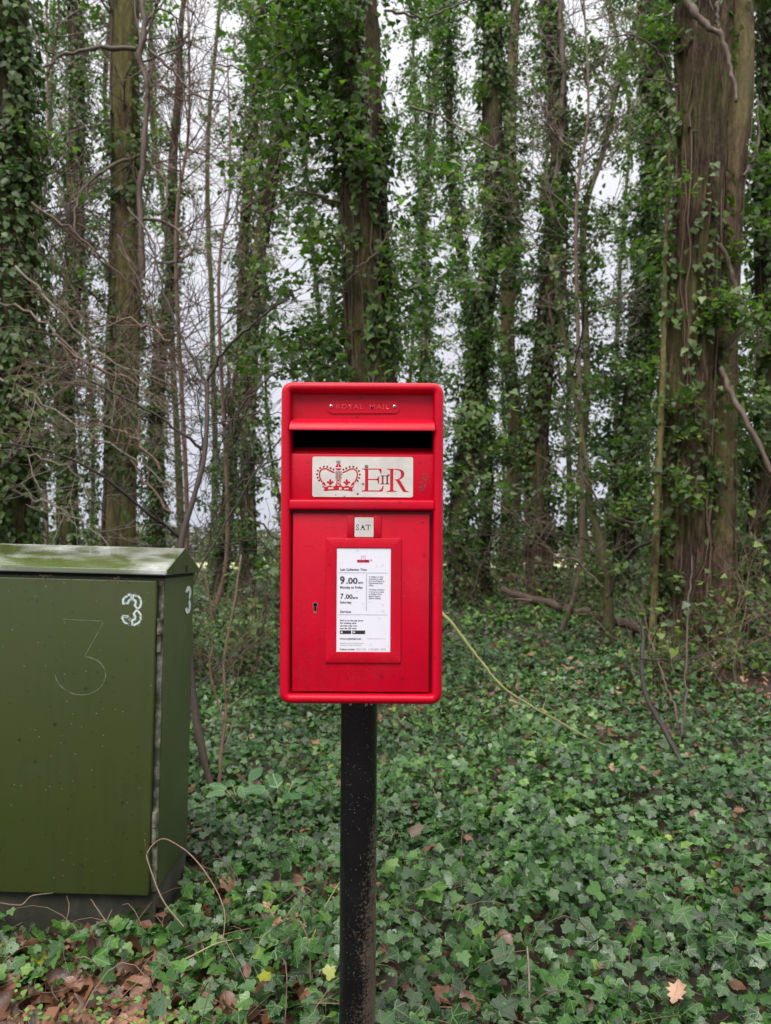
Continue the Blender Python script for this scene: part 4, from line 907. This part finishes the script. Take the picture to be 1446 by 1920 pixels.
pts = [(.024, Z(787, .024)), (.0215, Z(785.5, .0215)), (.004, Z(790, .004)), (-.005, Z(800, -.005)), (-.006, Z(806.5, -.006)), (-.0035, Z(807.5, -.0035)), (.004, Z(803, .004)), (.024, Z(800, .024))]
vsL = [bm.verts.new((X(548 - 7 * min(1, max(0, (.024 - d) / .03)), d), FY + d, z)) for d, z in pts]
vsR = [bm.verts.new((X(809 + 6 * min(1, max(0, (.024 - d) / .03)), d), FY + d, z)) for d, z in pts]
n = len(pts)
for i in range(n): j = (i + 1) % n; bm.faces.new((vsL[i], vsL[j], vsR[j], vsR[i]))
bm.faces.new(vsL[::-1]); bm.faces.new(vsR)
bmesh.ops.bevel(bm, geom=list(bm.edges), offset=.0007, segments=2, affect='EDGES')
obj('hood', bm, [RED], pb, smooth=True)
# nameplate with raised letters
bm = bmesh.new()
prof = rrect(X(611, .022), X(748, .022), Z(775, .022), Z(750.5, .022), .011, 8)
prism(bm, prof, FY + .0215, FY + .0242)
bmesh.ops.bevel(bm, geom=[e for e in bm.edges if all(abs(v.co.y - FY - .0215) < 1e-5 for v in e.verts) and len(e.link_faces) == 2 and any(abs(f.normal.y) < .5 for f in e.link_faces)], offset=.0007, segments=2, affect='EDGES')
npl = obj('nameplate', bm, [RED], pb, smooth=True)
bm = bmesh.new(); put_text(bm, 'ROYAL', X(628, .02), Z(766.5, .02), FY + .0202, .0135, 0, .0002, 1.25, X(680, .02) - X(628, .02)); put_text(bm, 'MAIL', X(691, .02), Z(766.5, .02), FY + .0202, .0135, 0, .0002, 1.25, X(729, .02) - X(691, .02))
r_ = bmesh.ops.extrude_face_region(bm, geom=bm.faces[:]); bmesh.ops.translate(bm, verts=[v for v in r_['geom'] if isinstance(v, bmesh.types.BMVert)], vec=(0, .0016, 0))
LET, _t, _b = paint('raised_letter_red', (0.66, 0.03, 0.045), (0.58, 0.02, 0.03), 0.3, 0.4, 9, [(160, .30, (0.85, 0.35, 0.37), 0.8)], 0)
obj('raised_lettering', bm, [LET], npl)
def dome(bm, cx, cy, cz, r, dep, mi=0, seg=12, rings=4):
    prev = None
    for k in range(rings + 1):
        a = math.pi / 2 * k / rings; rr = r * math.cos(a); y = cy - dep * math.sin(a)
        if k == rings:
            c = bm.verts.new((cx, y, cz))
            for i in range(seg): f = bm.faces.new((prev[i], prev[(i + 1) % seg], c)); f.material_index = mi
        else:
            cur = [bm.verts.new((cx + rr * math.cos(2 * math.pi * i / seg), y, cz + rr * math.sin(2 * math.pi * i / seg))) for i in range(seg)]
            if prev:
                for i in range(seg): f = bm.faces.new((prev[i], prev[(i + 1) % seg], cur[(i + 1) % seg], cur[i])); f.material_index = mi
            prev = cur
for px in (619.5, 738.5):
    bm = bmesh.new(); dome(bm, X(px, .02), FY + .0216, Z(761.5, .02), .0045, .003, 0); dome(bm, X(px + .4, .02), FY + .0187, Z(762, .02), .0017, .0006, 1, 8, 2)
    obj('rivet', bm, [CHROME, BLACK_IN], npl, smooth=True)

# --- royal cypher plate; drawing units are those of the 6.025x enlargement of the photograph
D = .011
bm = bmesh.new(); prism(bm, rrect(X(585.2, D), X(774, D), Z(932, D), Z(856.5, D), .0042, 6), FY + D, FY + .0135)
cp = obj('cypher_plate', bm, [CREAM], pb)
def q(u, v): return (X(560 + u / 6.025, D), Z(840 + v / 6.025, D))
RF = FY + D - .00025
CYR, _t, _b = paint('cypher_red', (0.50, 0.004, 0.016), (0.36, 0.006, 0.014), 0.4, 0.1, 30, None, 0.1)
DARKR, _t, _b = paint('cypher_edge', (0.12, 0.02, 0.018), (0.20, 0.01, 0.015), 0.5, 0, 30, None, 0)
def pg(bm, pts, mi=0, off=0.0): prism(bm, [q(*p) for p in pts], RF - off, RF - off + .0006, mi)
def disc(u, v, r, n=12): return [(u + r * math.cos(2 * math.pi * i / n), v + r * math.sin(2 * math.pi * i / n)) for i in range(n)]
bm = bmesh.new()
dots = [(228, 370), (212, 338), (205, 299), (215, 258), (240, 228), (279, 212), (320, 214), (357, 230), (390, 244)]
for u, v in dots: pg(bm, disc(u, v, 11.5), 1); pg(bm, disc(892 - u, v, 11.5), 1)
arch = [(p[0], p[1]) for p in smooth_path([[262, 388, 0], [240, 345, 0], [232, 300, 0], [242, 262, 0], [266, 241, 0], [302, 236, 0], [340, 252, 0], [375, 270, 0], [402, 278, 0]], 26)[:, :2]]
pg(bm, stroke_poly(arch, 16)); pg(bm, stroke_poly([(892 - a, b) for a, b in arch], 16))
pg(bm, [(422, 146), (470, 146), (466, 180), (426, 180)], 1); pg(bm, [(426, 184), (466, 184), (482, 216), (410, 216)]); pg(bm, [(411, 230), (481, 230), (470, 248), (446, 254), (422, 248)])
for u0, u1 in ((415, 423), (428, 436), (440, 444), (449, 453), (457, 465), (470, 478)): pg(bm, [(u0, 262), (u1, 262), (u1, 352), (u0, 352)], 1)
pg(bm, [(290, 492), (276, 444), (262, 398), (274, 380), (298, 402), (304, 428), (330, 434), (352, 424), (378, 436), (404, 424), (424, 410), (446, 430), (468, 410), (490, 424), (514, 436), (540, 424), (562, 434), (588, 428), (594, 402), (618, 380), (630, 398), (616, 444), (602, 492), (560, 484), (500, 480), (446, 479), (392, 480), (332, 484)])
for u in (354, 540):
    pg(bm, [(u, 344), (u + 14, 370), (u + 10, 396), (u + 8, 420), (u - 8, 420), (u - 10, 396), (u - 14, 370)])
    for s in (-1, 1): pg(bm, [(u + s * 8, 402), (u + s * 16, 380), (u + s * 30, 374), (u + s * 40, 386), (u + s * 34, 398), (u + s * 22, 400), (u + s * 12, 418)])
pg(bm, [(412, 356), (480, 356), (468, 386), (480, 418), (446, 410), (412, 418), (424, 386)])
obj('crown_emblem', bm, [CYR, DARKR], cp)
bm = bmesh.new()                                                         # cream details lying on the crown
for a in ([(430, 152), (462, 176)], [(462, 152), (430, 176)], [(414, 358), (478, 416)], [(478, 358), (414, 416)], [(446, 190), (446, 214)]): pg(bm, stroke_poly(a, 6), 0, .0003)
pg(bm, [(330, 448), (390, 446), (390, 464), (332, 468)], 0, .0003); pg(bm, [(455, 446), (482, 446), (482, 472), (453, 472)], 0, .0003); pg(bm, [(512, 456), (562, 450), (562, 466), (512, 470)], 0, .0003)
pg(bm, [(270, 452), (288, 456), (284, 478), (266, 472)], 0, .0003); pg(bm, [(606, 456), (624, 452), (628, 472), (610, 478)], 0, .0003)
for s in (0, 1):
    f_ = (lambda p: p) if s == 0 else (lambda p: (892 - p[0], p[1]))
    pg(bm, stroke_poly([f_(p) for p in [(276, 418), (292, 438), (316, 436), (332, 422)]], 8), 0, .0003); pg(bm, stroke_poly([f_(p) for p in [(376, 422), (388, 436), (404, 428), (420, 408)]], 7), 0, .0003)
obj('crown_detail', bm, [CREAM], cp)
bm = bmesh.new()                                                          # letters E II R with their serifs
pg(bm, [(710, 231), (930, 231), (932, 262), (928, 290), (922, 290), (912, 262), (898, 242), (783, 242), (783, 348), (872, 348), (890, 340), (900, 316), (907, 316), (907, 408), (900, 408), (890, 370), (872, 359), (783, 359), (783, 478), (905, 478), (930, 462), (948, 424), (957, 424), (945, 490), (708, 490), (710, 482), (735, 478), (747, 468), (747, 252), (736, 241), (710, 238)])
pg(bm, [(992, 232), (1075, 232), (1075, 240), (1066, 246), (1066, 470), (1078, 480), (1106, 486), (1106, 492), (990, 492), (990, 486), (1018, 480), (1030, 470), (1030, 250), (1016, 242), (992, 239)])
bowl = smooth_path([[1082, 233, 0], [1130, 236, 0], [1176, 254, 0], [1190, 292, 0], [1174, 330, 0], [1132, 355, 0]], 16)[:, :2].tolist()
inn = smooth_path([[1112, 350, 0], [1140, 334, 0], [1153, 296, 0], [1143, 262, 0], [1116, 246, 0], [1082, 243, 0]], 16)[:, :2].tolist()
pg(bm, bowl + [(1146, 368), (1206, 470), (1222, 482), (1245, 488), (1245, 493), (1178, 493), (1098, 362), (1080, 360), (1080, 352)] + inn)
for u in (938, 990): pg(bm, [(u - 16, 308), (u + 32, 308), (u + 32, 314), (u + 17, 318), (u + 17, 396), (u + 32, 402), (u + 32, 408), (u - 18, 408), (u - 18, 402), (u - 1, 396), (u - 1, 318), (u - 16, 314)], 1)
obj('cypher_letters', bm, [CYR, DARKR], cp)
bm = bmesh.new()
for u, v, r in ((762, 208, 22), (726, 405, 14), (664, 517, 14), (416, 528, 7), (1010, 300, 12), (487, 296, 6)): dome(bm, *(lambda c: (c[0], RF, c[1]))(q(u, v)), r / 6025 * 1.08, .0008, 0, 9, 2)
obj('screw_mark', bm, [plain('tarnished_screw', (0.17, 0.16, 0.11), 0.6)], cp)
bm = bmesh.new()                                                          # scuffed remains of a sticker right of the plate
for i in range(46):
    t = random.random(); u, v = 790 + 7 * t + random.gauss(0, 3.2), 918 - 30 * t + random.gauss(0, 2); r = random.uniform(.0004, .0016)
    prism(bm, [(X(u, .0124) + r * math.cos(a) * random.uniform(.6, 1.3), Z(v, .0124) + r * math.sin(a)) for a in (0, 1.1, 2.2, 3.3, 4.4, 5.4)], FY + .01265, FY + .013)
obj('scuff_mark', bm, [plain('scuffed_paint', (0.17, 0.05, 0.045), 0.7)], pb)

# --- door
bm = bmesh.new(); pxbox(bm, 546, 811.5, 953, 1302, .0325, .034)
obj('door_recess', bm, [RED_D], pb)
bm = bmesh.new(); pxbox(bm, 549, 805.5, 963, 1297, .013, .030, .0012)
door = obj('door', bm, [RED], pb, smooth=True)
bm = bmesh.new()                                                          # raised frame that holds the notice, T-shaped at the top
d0 = .0085
def fp(px, py): return (X(px, d0), Z(py, d0))
outer = [fp(651, 967), fp(715, 967), fp(715, 1009), fp(751, 1009), fp(753, 1012), fp(753, 1242), fp(611, 1242), fp(611, 1012), fp(613, 1009), fp(651, 1009)]
nx0, nx1, nz0, nz1 = X(631.5, d0), X(733.5, d0), Z(1222.5, d0), Z(1027.5, d0)
fx0, fx1, fz0, fz1 = X(611, d0), X(753, d0), Z(1243, d0), Z(1008.5, d0)
def fl(i, d, rr): return (fx0 + i, fx1 - i, fz0 + i, fz1 - i, rr, FY + d)
loops(bm, [fl(0, .0131, .003), fl(0, d0 + .0016, .003), fl(.0005, d0 + .0005, .0027), fl(.0016, d0, .002), (nx0 - .0008, nx1 + .0008, nz0 - .0008, nz1 + .0008, .0022, FY + d0), (nx0, nx1, nz0, nz1, .0016, FY + d0 + .0008), (nx0, nx1, nz0, nz1, .0016, FY + .0131)])
pxbox(bm, 651, 664.5, 967, 1008, d0 + .001, .0131, .0012); pxbox(bm, 700.5, 715, 967, 1008, d0 + .001, .0131, .0012); pxbox(bm, 664, 701, 1006.5, 1008.3, d0 + .0015, .0131)
obj('notice_frame', bm, [RED], door, smooth=True)
D2 = .0105; KX = (FY + D2) / FPX
bm = bmesh.new(); pxbox(bm, 632, 733.2, 1028, 1222, D2, .0130)
# print on the notice. coordinates: enlargement of (620,1010) by 8.346
def nq(u, v): return (X(620 + u / 8.346, D2), Z(1010 + v / 8.346, D2))
U = KX / 8.346; TY = FY + D2 - .00025
def nt_(s, u, v, size, width, mi=1, bold=0.0): a = nq(u, v); put_text(bm, s, a[0], a[1], TY, size * U * 1.38, mi, bold * U, 1.0, width * U)
def nr(u0, v0, u1, v1, mi=1, off=0.0): prism(bm, [nq(u0, v1), nq(u1, v1), nq(u1, v0), nq(u0, v0)], TY + off, TY + off + .0001, mi)
nr(417, 328, 610, 374, 3); nt_('Royal Mail', 426, 364, 34, 172, 4, 1.0)
for a in ((480, 268, 548, 273), (480, 268, 485, 328), (543, 268, 548, 328)): nr(*a, mi=3)
nt_('CR', 498, 308, 18, 34, 3); nr(628, 324, 650, 352, 2)
nt_('Last Collection Time', 152, 500, 36, 418, 1, 1.3); nr(124, 532, 902, 538, 2)
nt_('9', 150, 706, 118, 76, 1, 5); nt_('.00', 246, 704, 94, 182, 1, 3.6); nt_('am', 436, 704, 44, 78, 1, 1.2); nt_('Monday to Friday', 154, 780, 38, 356, 1, 1.3)
nt_('7', 158, 942, 84, 50, 1, 3); nt_('.00', 222, 940, 70, 128, 1, 2.6); nt_('am', 352, 940, 42, 80, 1, 1.2); nt_('Saturday', 154, 1014, 38, 184, 1, 1.2); nr(564, 556, 571, 1126, 2)
for i, (s, wd) in enumerate((('A 4.00pm or later', 230), ('collection is made', 222), ('from the Postbox at', 245), ('Finchingfield Post', 220), ('Office', 74))): nt_(s, 602, 606 + i * 33.5, 22, wd, 1, .6)
for i, (s, wd) in enumerate((('The latest collection', 248), ('in the area is made', 238), ('at 5.00pm from', 205), ('Market Square,', 186), ('Saffron Walden', 190))): nt_(s, 602, 806 + i * 34.5, 22, wd, 1, .6)
nt_('Services', 154, 1160, 38, 174, 1, 1.0); nr(124, 1188, 902, 1193, 2)
for i, (s, wd) in enumerate((('Find us on the app store.', 366), ('For locating other', 262), ('services near you -', 284), ('scan the QR code', 256))): nt_(s, 156, 1292 + i * 41, 26, wd, 1, .9)
nr(156, 1436, 332, 1492, 1); nr(350, 1436, 550, 1492, 1)
nt_('Download on the', 208, 1456, 12, 110, 4); nt_('App Store', 208, 1484, 24, 116, 4, .5); nt_('Get it on', 408, 1456, 12, 62, 4); nt_('Google Play', 408, 1484, 24, 132, 4, .5)
a_ = [nq(184 + 13 * math.cos(t), 1466 + 15 * math.sin(t)) for t in np.linspace(0, 6.28, 11)[:-1]]; prism(bm, a_[::-1], TY - .0002, TY - .0001, 4)
prism(bm, [nq(368, 1482), nq(398, 1464), nq(368, 1446)], TY - .0002, TY - .0001, 4)
nt_('www.royalmail.com', 152, 1580, 32, 336, 1, 1.0); nt_('Postbox position near me', 576, 1570, 14, 290, 2); nt_('Royal Mail uses increased security', 158, 1646, 20, 372, 2); nt_('marking to protect Postboxes', 158, 1676, 20, 330, 2)
nt_('Postbox number', 154, 1744, 27, 238, 1, .9); nt_('CB10 1010', 406, 1744, 28, 160, 2); nt_('11/07/2023', 598, 1744, 28, 168, 2); nt_('0770', 792, 1744, 28, 84, 2)
def obj_keep(name, bm, mats, parent):
    me = bpy.data.meshes.new(name); bm.to_mesh(me); bm.free()
    for m in mats: me.materials.append(m)
    return link(name, me, parent)
obj_keep('collection_notice', bm, [NOTICE, INK, INK_GREY, INK_RED, WHITE_INK], door)
# day tab
bm = bmesh.new(); prism(bm, rrect(X(665, .009), X(700.5, .009), Z(1006.6, .009), Z(970, .009), .0015, 4), FY + .0095, FY + .0131)
def sq(u, v): return (X(510 + u / 4.253, .009), Z(940 + v / 4.253, .009))
SY = FY + .0093
def sp_(pts): prism(bm, [sq(*p) for p in pts], SY, SY + .0002, 1)
sp_(stroke_poly([(692, 196), (684, 186), (676, 188), (672, 196), (676, 204), (686, 209), (692, 217), (689, 226), (679, 228), (669, 219)], 4.4))
sp_([(691, 184), (693, 184), (693, 198), (690, 198)]); sp_([(668, 214), (671, 214), (672, 229), (669, 229)])
sp_([(724, 184), (743, 224), (747, 228), (729, 228), (733, 223), (729, 213), (716, 213), (712, 224), (716, 228), (702, 228), (707, 224), (721, 192)])
sp_([(748, 185), (786, 185), (786, 197), (783, 197), (779, 189), (771, 189), (771, 224), (777, 228), (758, 228), (764, 224), (764, 189), (755, 189), (751, 197), (748, 197)])
obj_keep('day_tab', bm, [CREAM, INK], door)
# keyhole
bm = bmesh.new(); kx, kz = X(592, .012), Z(1134.5, .012)
def kh(s, y, mi): 
    c = [(kx + s * .0040 * math.cos(a), kz + s * .0040 * math.sin(a)) for a in np.linspace(R(-60), R(240), 16)]
    prism(bm, c + [(kx - s * .0024, kz - s * .0125), (kx + s * .0024, kz - s * .0125)], y, y + .0004, mi)
kh(1.35, FY + .0125, 0); kh(1.0, FY + .0122, 1)
obj_keep('keyhole', bm, [plain('worn_brass', (0.25, 0.22, 0.18), .4, .6), BLACK_IN], door)
# post
bm = bmesh.new(); cx, cy, rr = 0, 0, .0405
cx = X(675.5, .15); cy = FY + .15; seg = 48; prev = None; zz = np.concatenate([[-.15], np.linspace(0, 1.0, 40)]); first = None
for z in zz:
    cur = [bm.verts.new((cx + rr * math.cos(2 * math.pi * i / seg), cy + rr * math.sin(2 * math.pi * i / seg), z)) for i in range(seg)]
    if prev:
        for i in range(seg): bm.faces.new((prev[i], prev[(i + 1) % seg], cur[(i + 1) % seg], cur[i]))
    prev = cur
bm.faces.new(prev)
obj('post', bm, [POSTM], pb, smooth=True)
# rain drops on the rim, door, notice and along the underside
bm = bmesh.new(); rg = np.random.RandomState(9)
for i in range(210):
    u, v = rg.uniform(530, 826), rg.uniform(720, 1318)
    if i < 90: u, v = rg.uniform(550, 804), rg.uniform(966, 1294)
    if 611 < u < 753 and 967 < v < 1243: d = .0085 if not (631 < u < 734 and 1027 < v < 1223) else .0102
    elif 549 < u < 805 and 964 < v < 1296: d = .0129
    elif 588 < u < 772 and 858 < v < 930: d = .0108
    elif 545 < u < 811 and 853 < v < 935: d = .0129
    elif 548 < u < 808 and 738 < v < 784: d = .0239
    elif 530 < u < 541 or 816 < u < 826: d = .0012
    else: continue
    r = rg.uniform(.0006, .0017); dome(bm, X(u, d), FY + d, Z(v, d), r, r * .55, 0, 8, 3)
def ball(bm, c, r, sz=1.3):
    bmesh.ops.create_icosphere(bm, subdivisions=1, radius=r, matrix=Matrix.Translation(c) @ Matrix.Diagonal((1, 1, sz, 1)))
for px in (574, 579, 590, 598, 607, 616, 633, 660, 688, 700, 728, 742, 760, 777, 792): ball(bm, (X(px + rg.uniform(-2, 2), .006), FY + .007 + rg.uniform(0, .006), Z(1323.2)), rg.uniform(.0016, .003))
wd_ = obj('rain_drops', bm, [WATER], pb, smooth=True); wd_['kind'] = 'stuff'
pb.rotation_euler = (0, R(0.35), 0); pb.location.x -= 0.0076

# ================================================================== GREEN CABINET
cab = empty('street_cabinet', (-0.73, 2.62, 0.0), 'olive green telecoms cabinet with a wet gabled roof and painted 3s', 'cabinet')
cx1, cx0 = -0.730, -2.05; cf, cb_ = 2.395, 2.760; zb, zt = 0.120, 1.128
bm = bmesh.new(); quad_box(bm, cx0, cx1 - .001, cf + .012, cb_, zb + .012, zt + .005, .004)
body = obj('side_panel', bm, [SIDEGREEN], cab, smooth=True)
bm = bmesh.new(); quad_box(bm, cx0 - .01, cx1 - .006, cf + .01, cb_ + .01, -.12, zb + .010, .006)
obj('plinth', bm, [PLINTH], cab, smooth=True)
bm = bmesh.new(); quad_box(bm, cx0, cx1 - .022, cf - .018, cf + .008, zb, zt - .003, .005, 3)
cdoor = obj('door', bm, [GREEN], cab, smooth=True)
bm = bmesh.new(); quad_box(bm, cx1 - .0215, cx1 - .004, cf + .002, cf + .0115, zb + .005, zt - .004, .001)
obj('hinge_strip', bm, [HINGESTRIP], cab)
for (a, b) in ((1160, 1222), (1522, 1580)):
    bm = bmesh.new(); x = cx1 - .0135; z0_, z1_ = CH + (HY - b) * cf / FPX, CH + (HY - a) * cf / FPX
    for (u0, u1, rad) in ((z0_, z0_ + (z1_ - z0_) * .48, .0075), (z0_ + (z1_ - z0_) * .52, z1_, .0085)):
        r_ = bmesh.ops.create_cone(bm, cap_ends=True, segments=14, radius1=rad, radius2=rad, depth=u1 - u0, matrix=Matrix.Translation((x, cf - .004, (u0 + u1) / 2)))
    quad_box(bm, x - .012, x + .001, cf - .003, cf + .003, z0_ + .004, z1_ - .004, .0008)
    obj('hinge', bm, [HINGESTRIP], cab, smooth=True)
bm = bmesh.new(); quad_box(bm, cx0, cx1 - .004, cf + .012, cb_ - .002, zt + .005, zt + .019)
obj('roof_gap', bm, [GROOVE], cab)
# gabled roof with a lip
ye, yr, yb = cf - .028, (cf + cb_) / 2 + .0, cb_ + .022; zl, ze, zr = zt + .016, zt + .034, 1.232
bm = bmesh.new()
prof = [(ye, zl), (ye, ze), (yr - .01, zr - .0015), (yr, zr), (yr + .01, zr - .0015), (yb, ze), (yb, zl)]
sloped(bm, prof, cx0 - .02, cx1 + .012)
for f in bm.faces:
    if len(f.verts) == 7: f.material_index = 1
bmesh.ops.bevel(bm, geom=[e for e in bm.edges if e.calc_length() > .015], offset=.003, segments=2, affect='EDGES')
roof = obj('roof', bm, [ROOFM, SIDEGREEN], cab, smooth=True)
bm = bmesh.new(); V, F = text_polys('BT', .032, .0006); xg = cx1 + .0125          # cast mark on the gable end
vs = [bm.verts.new((xg, 2.585 + v[0], 1.150 + v[1])) for v in V]
for f in F: bm.faces.new([vs[i] for i in f])
r_ = bmesh.ops.extrude_face_region(bm, geom=bm.faces[:]); bmesh.ops.translate(bm, verts=[v for v in r_['geom'] if isinstance(v, bmesh.types.BMVert)], vec=(.0006, 0, 0))
obj('gable_lettering', bm, [GROOVE], roof)
# stencilled 3 on the door: outline of a broken stencil digit
k = cf / FPX; DY = cf - .018
def C(u, v): px, py = u / 3.615, 1000 + v / 3.615; return ((px - CX) * DY / FPX, CH + (HY - py) * DY / FPX)
def thick_arc(c, r0, r1, a0, a1, n=14, sx=1.0):
    o = [(c[0] + sx * r1 * math.cos(R(a)), c[1] - r1 * math.sin(R(a))) for a in np.linspace(a0, a1, n)]; i = [(c[0] + sx * r0 * math.cos(R(a)), c[1] - r0 * math.sin(R(a))) for a in np.linspace(a1, a0, n)]; return o + i
def ring_outline(bm, poly, wd, y, mi=0):
    poly = poly + [poly[0]]; prism(bm, stroke_poly(poly, wd), y, y + .0003, mi)
bm = bmesh.new()
segs = [thick_arc((850, 474), 22, 54, 97, 190, 10, 1.15), thick_arc((850, 474), 22, 54, -52, 83, 14, 1.15), thick_arc((850, 572), 22, 54, -83, 60, 14, 1.15), thick_arc((850, 572), 22, 54, 172, 263, 10, 1.15)]
for s in segs:
    s = [C(p[0] + random.gauss(0, 1.1), p[1] + random.gauss(0, 1.1)) for p in s]; ring_outline(bm, s, .0058, DY - .0006)
for i in range(900):
    s = random.choice(segs); p = random.choice(s); c_ = C(p[0] + random.gauss(0, 7), p[1] + random.gauss(0, 7)); rr_ = random.uniform(.0003, .0008)
    prism(bm, [(c_[0] + rr_ * math.cos(a), c_[1] + rr_ * math.sin(a)) for a in (0, 1.5, 3.1, 4.7)], DY - .0004, DY - .0002)
obj('stencilled_number', bm, [STENCIL], cdoor)
bm = bmesh.new()
def sline(pts, wd): prism(bm, stroke_poly([C(*p) for p in pts], wd), DY - .0004, DY - .0001)
sline([(385, 598), (450, 601), (520, 602), (590, 603), (655, 606)], .0022); sline([(658, 614), (640, 650), (600, 730), (570, 785), (536, 850)], .0022)
sline_ = sline
big3 = smooth_path([[540, 850, 0], [590, 858, 0], [645, 888, 0], [682, 950, 0], [672, 1020, 0], [620, 1080, 0], [540, 1108, 0], [460, 1100, 0], [390, 1060, 0], [352, 1010, 0], [342, 965, 0]], 40)[:, :2].tolist()
for i in range(0, 38, 2): sline(big3[i:i + 3], random.uniform(.0012, .0042))
obj('scratched_number', bm, [SCRATCH], cdoor)
# number painted on the side panel: faces +X
bm = bmesh.new(); sxp = cx1 + .0004
def side3(poly):
    vs = [(2.68 + p[0], 1.2 + p[1]) for p in poly]
    a = [bm.verts.new((sxp, u, v)) for u, v in vs]
    for t in tessellate_polygon([[Vector((u, v, 0)) for u, v in vs]]): bm.faces.new([a[i] for i in t])
zc = -.150 + 0
for (cz, a0, a1) in ((-.128, -70, 170), (-.176, -170, 70)):
    side3([(p[0] * 1.15, p[1]) for p in [( .034 * math.cos(R(a)), cz + .026 * math.sin(R(a))) for a in np.linspace(a0, a1, 16)] + [(.010 * math.cos(R(a)), cz + .010 * math.sin(R(a))) for a in np.linspace(a1, a0, 16)]])
obj('side_number', bm, [plain('side_number_white', (0.62, 0.68, 0.72), .6)], body)
# debris caught under the roof edge and bird-dirt specks
bm = bmesh.new(); rg = np.random.RandomState(4)
for i in range(60):
    u = rg.choice([rg.normal(240, 30), rg.normal(740, 60), rg.uniform(60, 980)]); v = 300 + abs(rg.normal(0, 26)); a = rg.uniform(0, 3.14); l_ = rg.uniform(6, 26)
    prism(bm, stroke_poly([C(u, v), C(u + l_ * math.cos(a), v + l_ * math.sin(a))], rg.uniform(.0004, .0010)), DY - .0009, DY - .0001)
obj('pine_needles', bm, [TWIG_N if 'TWIG_N' in globals() else plain('needle_brown', (0.20, 0.12, 0.07), .7)], cdoor)
cab.rotation_euler = (0, R(1.5), 0); cab.location.x -= 0.006
